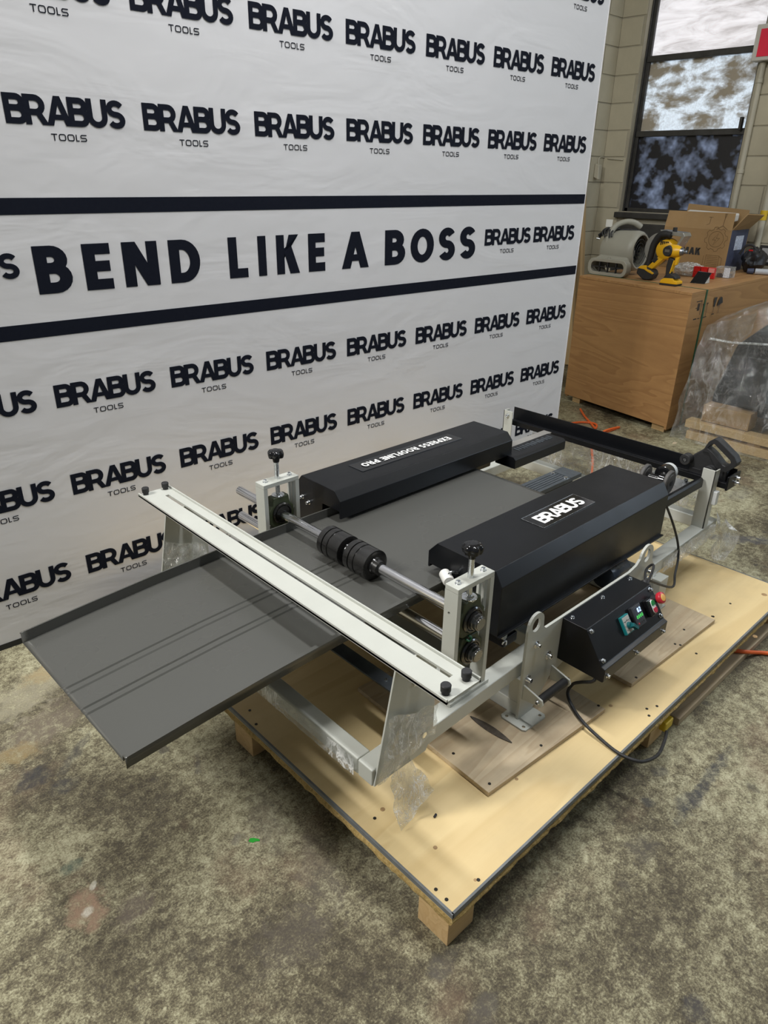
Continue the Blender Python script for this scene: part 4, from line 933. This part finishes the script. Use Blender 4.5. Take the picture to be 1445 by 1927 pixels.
MB().tube([(X, 2.485, CT + .085), (X, 2.475, CT + .16), (X, 2.465, CT + .23), (X, 2.435, CT + .285), (X, 2.40, CT + .30), (X, 2.355, CT + .295)], [.021, .022, .023, .024, .024, .022], 14).build('rear_handle', blackrub, cs, 0, True)
MB().lathe((X + .05, 2.455, CT + .20), (X + .085, 2.455, CT + .20), [(0, .05), (.05, .098), (.2, .104), (.9, .104), (1, .095)], 40).build('blade_guard', mat('cast_magnesium', (.42, .42, .42), .35, .8), cs, 0, True)
MB().prism([(2.44, CT + .325), (2.275, CT + .315), (2.262, CT + .295), (2.30, CT + .215), (2.315, CT + .22), (2.285, CT + .290), (2.42, CT + .300)], 'x', X + .0, X + .10).build('shoe', mat('brushed_steel_shoe', (.45, .45, .44), .35, .9), cs, .002)
MB().cyl((X + .02, 2.345, CT + .318), (X + .02, 2.345, CT + .345), .015, .013, 16).build('depth_knob', blackrub, cs, .003)
# ---- drill
dr = thing('impact_driver', (4.72, 2.24, CT), 'yellow and black cordless impact driver standing on its battery at the crate edge', 'cordless drill')
X = 4.70
MB().prism([(2.298, CT + .001), (2.185, CT + .001), (2.180, CT + .012), (2.30, CT + .012)], 'x', X - .036, X + .05).build('battery_foot', blackrub, dr, .002)
MB().prism([(2.300, CT + .012), (2.180, CT + .012), (2.182, CT + .030), (2.205, CT + .036), (2.212, CT + .048), (2.275, CT + .045), (2.295, CT + .032)], 'x', X - .035, X + .048).build('battery', yel, dr, .004)
MB().prism([(2.285, CT + .040), (2.192, CT + .044), (2.20, CT + .062), (2.235, CT + .075), (2.27, CT + .068)], 'x', X - .030, X + .04).build('battery_seat', blackrub, dr, .006)
MB().prism([(2.278, CT + .06), (2.245, CT + .06), (2.232, CT + .165), (2.275, CT + .175), (2.283, CT + .12)], 'x', X - .02, X + .022).build('grip', blackrub, dr, .010)
MB().prism([(2.250, CT + .075), (2.244, CT + .075), (2.228, CT + .155), (2.236, CT + .158)], 'x', X - .022, X + .018).build('grip_stripe', yel, dr, .002)
MB().lathe((X - .002, 2.312, CT + .212), (X - .002, 2.205, CT + .212), [(0, .020), (.05, .034), (.45, .040), (.75, .038), (1, .028)], 28).build('motor_housing', yel, dr, 0, True)
MB().lathe((X - .046, 2.278, CT + .212), (X - .006, 2.278, CT + .212), [(0, .028), (.1, .032), (1, .036)], 28).build('motor_cap', blackrub, dr, 0, True)
MB().box((X - .048, 2.262, CT + .206), (X - .046, 2.294, CT + .222)).build('badge', mat('grey_badge', (.12, .11, .09), .4), dr, .001)
MB().lathe((X - .002, 2.205, CT + .212), (X - .002, 2.165, CT + .212), [(0, .026), (.35, .022), (.5, .013), (.9, .012), (1, .006)], 20).build('chuck', mat('grey_steel_chuck', (.25, .25, .26), .3, .9), dr, 0, True)
MB().prism([(2.232, CT + .178), (2.205, CT + .182), (2.215, CT + .130), (2.232, CT + .125)], 'x', X - .012, X + .01).build('trigger_guard', yel, dr, .003)
# ---- cardboard box with open flaps
kraft = mat('brown_kraft_cardboard', (.34, .215, .095), .75, 0, .08, 6); kprint = mat('dark_brown_box_print', (.16, .095, .04), .8); navyside = mat('navy_printed_card', (.045, .055, .10), .6, 0, .15, 8)
kb_ = thing('cardboard_box', (5.86, 2.6, CT), 'open brown cardboard box with gear print and navy side on the crate', 'cardboard box')
BX0, BX1, BY0, BY1, BT = 5.70, 6.02, 2.32, 2.845, 1.218
MB().box((BX0, BY0, CT + .001), (BX0 + .006, BY1, BT)).build('front_wall', kraft, kb_, .001); MB().box((BX1 - .006, BY0, CT + .001), (BX1, BY1, BT)).build('back_wall', kraft, kb_, .001)
MB().box((BX0 + .006, BY0, CT + .001), (BX1 - .006, BY0 + .006, BT)).build('side_wall', navyside, kb_, .001); MB().box((BX0 + .006, BY1 - .006, CT + .001), (BX1 - .006, BY1, BT)).build('side_wall', kraft, kb_, .001)
MB().box((BX0 + .006, BY0 + .006, CT + .001), (BX1 - .006, BY1 - .006, CT + .006)).build('bottom', kraft, kb_)
MB().hexa([(BX0, BY0, BT), (BX0 + .005, BY0, BT), (BX0 + .005, BY1, BT), (BX0, BY1, BT)], [(BX0 + .03, BY0 + .01, BT + .115), (BX0 + .035, BY0 + .01, BT + .115), (BX0 + .035, BY1, BT + .115), (BX0 + .03, BY1, BT + .115)]).build('front_flap', kraft, kb_)
MB().hexa([(BX0 + .0275, BY0 + .03, BT + .100), (BX0 + .029, BY0 + .03, BT + .100), (BX0 + .029, BY1, BT + .100), (BX0 + .0275, BY1, BT + .100)], [(BX0 + .0305, BY0 + .03, BT + .114), (BX0 + .032, BY0 + .03, BT + .114), (BX0 + .032, BY1, BT + .114), (BX0 + .0305, BY1, BT + .114)]).build('black_tape', ink, kb_)
MB().hexa([(BX0 + .01, BY0, BT), (BX1 - .01, BY0, BT), (BX1 - .01, BY0 + .005, BT), (BX0 + .01, BY0 + .005, BT)], [(BX0 + .04, BY0 - .075, BT + .11), (BX1 - .01, BY0 - .09, BT + .10), (BX1 - .01, BY0 - .085, BT + .105), (BX0 + .04, BY0 - .07, BT + .115)]).build('side_flap', kraft, kb_)
MB().hexa([(BX1 - .005, BY0 + .02, BT), (BX1, BY0 + .02, BT), (BX1, BY1, BT), (BX1 - .005, BY1, BT)], [(BX1 + .02, BY0 + .04, BT + .13), (BX1 + .025, BY0 + .04, BT + .13), (BX1 + .025, BY1, BT + .16), (BX1 + .02, BY1, BT + .16)]).build('back_flap', kraft, kb_)
MB().hexa([(5.78, 2.45, BT + .02), (5.98, 2.40, BT + .05), (5.98, 2.80, BT + .06), (5.78, 2.80, BT + .03)], [(5.78, 2.45, BT + .05), (5.98, 2.40, BT + .11), (5.98, 2.80, BT + .12), (5.78, 2.80, BT + .08)]).build('white_packing', mat('white_foam_packing', (.62, .60, .55), .8), kb_, .01)
MB().box((5.80, BY0 - .0012, 1.075), (5.94, BY0 + .001, 1.175)).build('shipping_label', mat('white_shipping_label', (.50, .55, .66), .6, 0, .35, 90), kb_)
def facetext(mb, y, z): return mb.xf(Matrix.Translation((BX0 - .0006, y, z)) @ Matrix(((0, 0, -1, 0), (-1, 0, 0, 0), (0, 1, 0, 0), (0, 0, 0, 1))))
facetext(text_mb('RAMAK', .27, .06, .052, 1, .24), 2.765, 1.030).build('box_lettering', ink, kb_)
pr = MB()
def strokes(pts, t):
    for q in stroke_quads(pts, t): pr.add([(p_.x, p_.y, 0) for p_ in q], [(0, 1, 2, 3)])
gear = []
for i in range(64):
    a = 2*math.pi*i/64; r_ = .085 if (i % 8) < 4 else .072; gear.append((r_*math.cos(a), r_*math.sin(a)))
strokes(gear + [gear[0]], .003); strokes(arc(0, 0, .055, .055, 0, 360, 32), .003)
strokes([(.012, .042), (-.026, -.006), (-.002, -.004), (-.016, -.044), (.026, .008), (.002, .006), (.012, .042)], .003)
strokes([(-.05, -.115), (.05, -.115), (.05, -.215), (-.05, -.215), (-.05, -.115)], .003); strokes([(-.068, -.12), (-.068, -.21)], .003); strokes([(.05, -.12), (.072, -.13), (.072, -.20), (.05, -.21)], .003)
for k in range(7): strokes([(-.042, -.127 - .0125*k), (.042, -.127 - .0125*k)], .003)
facetext(pr, 2.425, 1.150).build('gear_print', kprint, kb_)
pr = MB(); strokes([(0, .0), (0, .05), (-.006, .08), (.006, .08), (0, .05)], .004); strokes([(0, 0), (-.04, -.025)], .005); strokes([(0, 0), (.04, -.025)], .005); strokes([(-.09, .055), (-.12, .055), (-.105, .055), (-.105, .01), (-.125, .0)], .003)
o = facetext(pr, 2.395, 1.245); o.v = [(v[0] + (v[2] - BT) * .26 - .001, v[1], v[2]) for v in o.v]; o.build('turbine_print', kprint, kb_)
# ---- small things in front of the box
redp = mat('red_plastic_case', (.55, .012, .012), .3)
for k in range(3):
    a = px(1303 + 14.2*k, 514.5, x=5.25); b = px(1303 + 14.2*k + 12.6, 515, x=5.25)
    o = thing('bit_case', (5.262, (a.y + b.y) / 2, CT), ('red plastic bit case nearest the driver', 'red plastic bit case in the middle of three', 'red bit case with a pale pink sticker')[k], 'case', 'red plastic cases on the crate')
    MB().box((5.25, b.y, CT + .001), (5.275, a.y, CT + .0355)).build('case', redp, o, .003); MB().box((5.252, b.y + .002, CT + .034), (5.273, a.y - .002, CT + .040)).build('hinge_core', redp, o)
    MB().box((5.25, b.y, CT + .0385), (5.275, a.y, CT + .075)).build('lid', redp, o, .003)
    if k == 2: MB().box((5.248, b.y + .002, CT + .042), (5.2492, a.y - .003, CT + .072)).build('sticker', mat('pink_sticker', (.75, .25, .22), .5), o)
ph = thing('phone', (4.95, 2.17, CT), 'black phone propped up at an angle in front of the red cases', 'phone')
MB().hexa([(4.925, 2.212, CT + .001), (4.945, 2.122, CT + .001), (4.953, 2.122, CT + .001), (4.933, 2.212, CT + .001)], [(4.985, 2.197, CT + .072), (5.005, 2.112, CT + .067), (5.013, 2.112, CT + .069), (4.993, 2.197, CT + .074)]).build('body', blackplas, ph, .0015)
MB().hexa([(4.95, 2.18, CT + .001), (4.965, 2.12, CT + .001), (5.02, 2.12, CT + .001), (5.01, 2.18, CT + .001)], [(4.97, 2.18, CT + .02), (4.98, 2.12, CT + .02), (5.01, 2.12, CT + .045), (5.0, 2.18, CT + .045)]).build('back_case', mat('pale_grey_case', (.5, .5, .46), .5), ph, .003)
cl = thing('parts_box', (5.4, 2.19, CT), 'clear plastic box of hardware with a white label beside the red cases', 'box')
MB().box((5.38, 2.14, CT + .001), (5.47, 2.245, CT + .075)).build('shell', film('clear_box_shell', .18, .4, 30, .3), cl, .004)
MB().box((5.385, 2.195, CT + .03), (5.46, 2.24, CT + .06)).build('card', kraft, cl, .002); MB().box((5.385, 2.15, CT + .004), (5.46, 2.235, CT + .026)).build('hardware', mat('dark_hardware', (.06, .055, .05), .4, .6, .6, 90), cl, .004)
MB().box((5.3775, 2.142, CT + .004), (5.379, 2.185, CT + .07)).build('label', mat('white_box_label', (.62, .65, .70), .6, 0, .25, 120), cl)
def crumple(name, cx, cy, cz, sx, sy, sz, m, seed, nn=26, mm=16, amp=.35):
    mb = MB().sphere((0, 0, 0), 1, nn, mm)
    vs = []
    for v in mb.v:
        q = Vector(v); d = 1 + amp * noise.noise(q * 1.9 + Vector((seed, 0, 0))) + amp * .5 * noise.noise(q * 4.7 + Vector((0, seed, 0))); vs.append((cx + q.x*sx*d, cy + q.y*sy*d, max(cz - sz*.98, cz + q.z*sz*d)))
    mb.v = vs; return mb
tag(crumple('plastic_bag', 5.32, 2.42, CT + .043, .10, .11, .042, wraploose, 3).build('plastic_bag', wraploose), 'crumpled clear plastic bag behind the red cases', 'plastic bag')
jk = thing('tool_bag', (5.92, 2.27, CT), 'black soft tool bag with a red tab beside the cardboard box', 'bag')
crumple('b', 5.92, 2.20, CT + .088, .11, .082, .086, blackrub, 8, 36, 22, .22).build('body', mat('black_nylon', (.012, .012, .014), .45, 0, .3, 20), jk, 0, True)
MB().tube([(5.83, 2.28, CT + .13), (5.84, 2.25, CT + .19), (5.86, 2.20, CT + .19), (5.87, 2.17, CT + .12)], .009, 8).build('strap', blackrub, jk, 0, True)
MB().box((5.845, 2.195, CT + .155), (5.86, 2.225, CT + .165)).build('red_tab', redp, jk, .002)
tb = thing('caulk_tube', (5.85, 2.09, CT), 'grey and navy caulking tube lying on the crate beside the black tool bag', 'tube')
MB().cyl((5.80, 2.13, CT + .022), (5.84, 2.03, CT + .022), .021, None, 20).build('barrel', mat('grey_tube', (.45, .47, .5), .4), tb, .002); MB().cyl((5.798, 2.138, CT + .022), (5.780, 2.18, CT + .022), .021, .018, 20).build('navy_end', navyside, tb, .002)
# framed notice on the wall behind the bag
nt_ = thing('wall_notice', (XW - .01, 2.2, 1.0), 'small dark-framed notice on the block wall beyond the tool bag', 'notice')
MB().box((XW - .022, 2.15, .96), (XW - .007, 2.265, 1.1)).build('frame', dkframe, nt_, .003); MB().box((XW - .0235, 2.17, .98), (XW - .0215, 2.245, 1.08)).build('sheet', mat('pale_notice', (.4, .4, .4), .6), nt_)
# ================================================================== PLASTIC COVERED MACHINE
cvm = thing('covered_machine', (4.95, 1.45, 0), 'dark machine on timber skids under a clear plastic cover beside the crate', 'machine')
steel = mat('dark_blue_grey_machine', (.022, .026, .032), .4, 0, .2, 6)
MB().prism([(1.02, .20), (1.02, .70), (1.30, .86), (1.52, .82), (1.72, .62), (1.80, .30), (1.80, .20)], 'x', 4.66, 5.35).build('body', steel, cvm, .02)
MB().box((4.60, 1.10, .26), (4.66, 1.62, .58)).build('front_box', steel, cvm, .012); MB().box((4.58, 1.2, .32), (4.60, 1.45, .52)).build('panel', greywash, cvm, .004)
MB().box((4.56, 1.50, .13), (4.68, 1.80, .24)).build('carton', kraft, cvm, .004)
for x in (4.52, 5.0): MB().box((x, .95, .0), (x + .09, 1.86, .055)).build('skid', blockwood, cvm, .003); MB().box((x, .95, .075), (x + .09, 1.88, .125)).build('skid', blockwood, cvm, .003)
for y in (1.0, 1.4, 1.78): MB().box((4.55, y, .055), (5.3, y + .08, .075)).build('slat', blockwood, cvm, .002)
# draped plastic
sec = [(4.43, 2.005, .004), (4.43, 1.93, .012), (4.50, 1.90, .16), (4.50, 1.86, .36), (4.52, 1.80, .58), (4.56, 1.755, .70), (4.60, 1.70, .76), (4.60, 1.56, .87), (4.60, 1.50, .885), (4.60, 1.30, .90), (4.60, 1.05, .84)]
vs = []; fs = []; NU, NV = 44, 40
def cover_pt(u, v):
    # u: along y from far-left to right; v: 0 floor .. 1 top ridge then over
    y = 1.90 - u * .98
    top = .72 + .17 * math.sin(min(1, u * 2.2) * math.pi / 2)
    if v < .72:
        t = v / .72; z = top * t; x = 4.455 + .13 * t ** 1.3; yy = y + .05 * (1 - t) * (1 if u < .25 else 0)
    else:
        t = (v - .72) / .28; z = top + .03 * math.sin(t * math.pi); x = 4.585 + .65 * t; yy = y
    q = Vector((x * 3.1, yy * 3.1, z * 3.1)); nrm = .045 * noise.noise(q * 1.3) + .022 * noise.noise(q * 3.7)
    fold = .012 * math.sin(yy * 46 + 3 * noise.noise(q)) * (1 - .5 * v)
    return (x + (nrm + fold) * (0.25 + .75 * min(1, v * 6)), yy + .02 * noise.noise(q * 2 + Vector((5, 0, 0))), max(.004, z + .02 * noise.noise(q * 2 + Vector((0, 9, 0)))))
for j in range(NV + 1):
    for i in range(NU + 1): vs.append(cover_pt(i / NU, j / NV))
for j in range(NV):
    for i in range(NU): a = j*(NU+1)+i; fs.append((a, a+1, a+NU+2, a+NU+1))
# left side wall of the cover
base = len(vs); NW = 24
def side_pt(w_, v):
    a = Vector(cover_pt(0, v * .72)); x = a.x + w_ * .8; q = Vector((x * 3, v * 4, 2.))
    return (x, a.y + .035 * noise.noise(q * 2) * (1 if w_ > 0 else 0), a.z)
for j in range(NV + 1):
    for i in range(NW + 1): vs.append(side_pt(i / NW, j / NV))
for j in range(NV):
    for i in range(NW): a = base + j*(NW+1)+i; fs.append((a, a+1, a+NW+2, a+NW+1))
MB().add(vs, fs).build('plastic_cover', film('milky_clear_polythene', .09, .28, 9, .7), cvm, 0, True)
MB().tube([(4.52, 1.835, .66), (4.545, 1.80, .655), (4.555, 1.70, .652), (4.56, 1.58, .665), (4.57, 1.45, .672), (4.575, 1.3, .66), (4.58, 1.1, .63)], .007, 8).build('cover_hem', film('hem_film', .45, .5, 25, .5), cvm, 0, True)
# ================================================================== FLOOR CLUTTER, CORDS, FILM
cd_ = MB(); cd_.tube([px(1092, 770, z=.008), px(1100, 783, z=.008), px(1112, 797, z=.008), px(1120, 806, z=.008), px(1122, 799, z=.012), px(1108, 795, z=.008), px(1085, 795, z=.008), px(1072, 800, z=.008), px(1080, 822, z=.008), px(1115, 820, z=.008), px(1140, 813, z=.008), px(1165, 804, z=.008), px(1140, 810, z=.022), px(1130, 818, z=.008), px(1114, 835, z=.008), px(1115, 870, z=.008), (3.2, 1.75, .008), (3.15, 1.62, .008)], .0075, 8, 8)
tag(cd_.build('extension_cord', orangecord, None, 0, True), 'orange extension cord looped on the floor in front of the crate', 'cord')
cd_ = MB(); cd_.tube([(2.29, .70, .0352), (2.345, .625, .0352), px(1408, 1227, z=.030), px(1424, 1228, z=.010), px(1450, 1230, z=.008), (2.6, .36, .008), (3.0, .1, .008), (3.2, -.5, .008)], .0075, 8)
tag(cd_.build('extension_cord', orangecord, None, 0, True), 'orange extension cord coming out from under the pallet edge', 'cord')
def scrap(u, v, pts, m, label, cat, z=0):
    q = px(u, v, z=z); return tag(MB().hexa([(q.x + a, q.y + b, z + .0006) for a, b in pts], [(q.x + a, q.y + b, z + .0016) for a, b in pts]).build(cat.replace(' ', '_'), m), label, cat)
scrap(477, 1581, [(-.012, .004), (-.004, .010), (.004, .004), (.012, -.008), (.010, -.014), (.002, -.008), (-.006, -.006)], mat('green_tape', (.02, .33, .03), .5), 'scrap of bright green tape on the concrete floor', 'tape scrap')
scrap(1168, 837, [(-.02, 0), (.015, .01), (.02, -.012), (-.01, -.012)], white_print, 'torn white paper scrap on the floor before the crate corner', 'paper scrap')
scrap(1268, 834, [(-.03, 0), (.02, .012), (.03, -.01), (-.01, -.016)], mat('pale_wood_chip', (.6, .5, .35), .7), 'pale wood chip on the floor by the crate corner', 'wood chip')
q = px(819, 1538, z=PZ); tag(MB().cyl((q.x - .004, q.y, PZ + .0035), (q.x + .006, q.y + .003, PZ + .0035), .003, None, 10).build('screw_bit', mat('dark_bit', (.03, .03, .04), .4, .6), None, .0005), 'tiny dark metal bit lying on the pallet deck', 'metal bit')
q0, q1 = px(885, 1348, z=PZ + .016), px(963, 1398, z=PZ + .016)
d = (q1 - q0); sd_ = Vector((-d.y, d.x, 0)).normalized()
lf = []
for i in range(13): t = i / 12; lf.append((q0 + d*t + Vector((0, 0, 0)), .011 * math.sin(math.pi * min(1, t * 1.02)) ** .8 + .0012))
mb = MB(); mb.hexa([tuple(p_ + sd_ * w_) for p_, w_ in lf] + [tuple(p_ - sd_ * w_) for p_, w_ in lf[::-1]], [tuple(p_ + sd_ * w_ + Vector((0, 0, .0012))) for p_, w_ in lf] + [tuple(p_ - sd_ * w_ + Vector((0, 0, .0012))) for p_, w_ in lf[::-1]])
tag(mb.build('bark_sliver', mat('dark_bark', (.07, .055, .04), .6, 0, .4, 60)), 'long dark sliver lying on the plywood offcut by the foot plate', 'wood sliver')
# stretch film: flat wraps follow the frame, loose tails hang
def sheet(name, fn, nu, nv, m, label, amp=.006, fr=9, seed=0, zmin=-1):
    vs = []; fs = []
    for j in range(nv + 1):
        for i in range(nu + 1):
            p_ = Vector(fn(i / nu, j / nv)); q = p_ * fr + Vector((seed, seed, 0))
            p_ = p_ + amp * Vector((noise.noise(q), noise.noise(q + Vector((7, 0, 0))), noise.noise(q + Vector((0, 7, 0))))); p_.z = max(p_.z, zmin); vs.append(p_)
    for j in range(nv):
        for i in range(nu): a = j*(nu+1)+i; fs.append((a, a+1, a+nu+2, a+nu+1))
    return tag(MB().add(vs, fs).build(name, m, None, 0, True), label, 'stretch film')
def bil(a, b, c, d):
    a, b, c, d = map(Vector, (a, b, c, d)); return lambda u, v: (a*(1-u) + b*u)*(1-v) + (d*(1-u) + c*u)*v
sheet('stretch_film', bil((.812, .858, .29), (1.0, .858, .335), (1.0, .858, .425), (.842, .858, .47)), 30, 24, wraploose, 'clear film stretched over the slanted plate at the near front corner', .008, 26, 1)
sheet('stretch_film', bil((.800, 1.84, .279), (.800, .93, .279), (.800, .93, .3335), (.800, 1.84, .3335)), 80, 6, wrap, 'clear film wrapped along the front rail over the pallet', .002, 40, 2)
sheet('stretch_film', bil((.86, .868, .285), (.93, .868, .31), (.98, .83, .18), (.86, .83, .139)), 20, 24, wraploose, 'loose film tail hanging from the near front corner to the pallet', .014, 24, 5, PZ + .001)
sheet('stretch_film', bil((.825, 1.888, .34), (.985, 1.888, .34), (.985, 1.888, .45), (.848, 1.888, .50)), 30, 24, wraploose, 'crumpled film on the slanted plate next to the banner', .008, 30, 8)
sheet('stretch_film', bil((2.735, 1.85, .27), (2.735, 1.0, .27), (2.735, 1.0, .45), (2.735, 1.85, .47)), 60, 16, wrap, 'clear film curtain stretched across the rear rail', .010, 14, 11)
sheet('stretch_film', bil((2.25, .902, .275), (2.66, .908, .275), (2.66, .908, .335), (2.25, .902, .335)), 40, 8, wrapbunch, 'crumpled film wound round the rear part of the side rail', .012, 30, 13)
def tail(u, v):
    x = 2.705 + .03 * math.sin(v * 3) ; a = .5 + .5 * math.sin(v * math.pi * .95)
    return (x + .02 * math.cos(u * 9), .922 - (u - .2) * .10 * a - .02 * v, .36 - .17 * v - .03 * math.sin(u * 3))
sheet('stretch_film', tail, 24, 24, wrapbunch, 'bunched film tail hanging off the rear corner post', .020, 20, 17)
sheet('stretch_film', bil((2.12, .90, .29), (2.2, .905, .29), (2.17, .87, .16), (2.09, .87, .17)), 16, 20, wraploose, 'loose film strip hanging behind the control box', .014, 24, 19, PZ + .016)
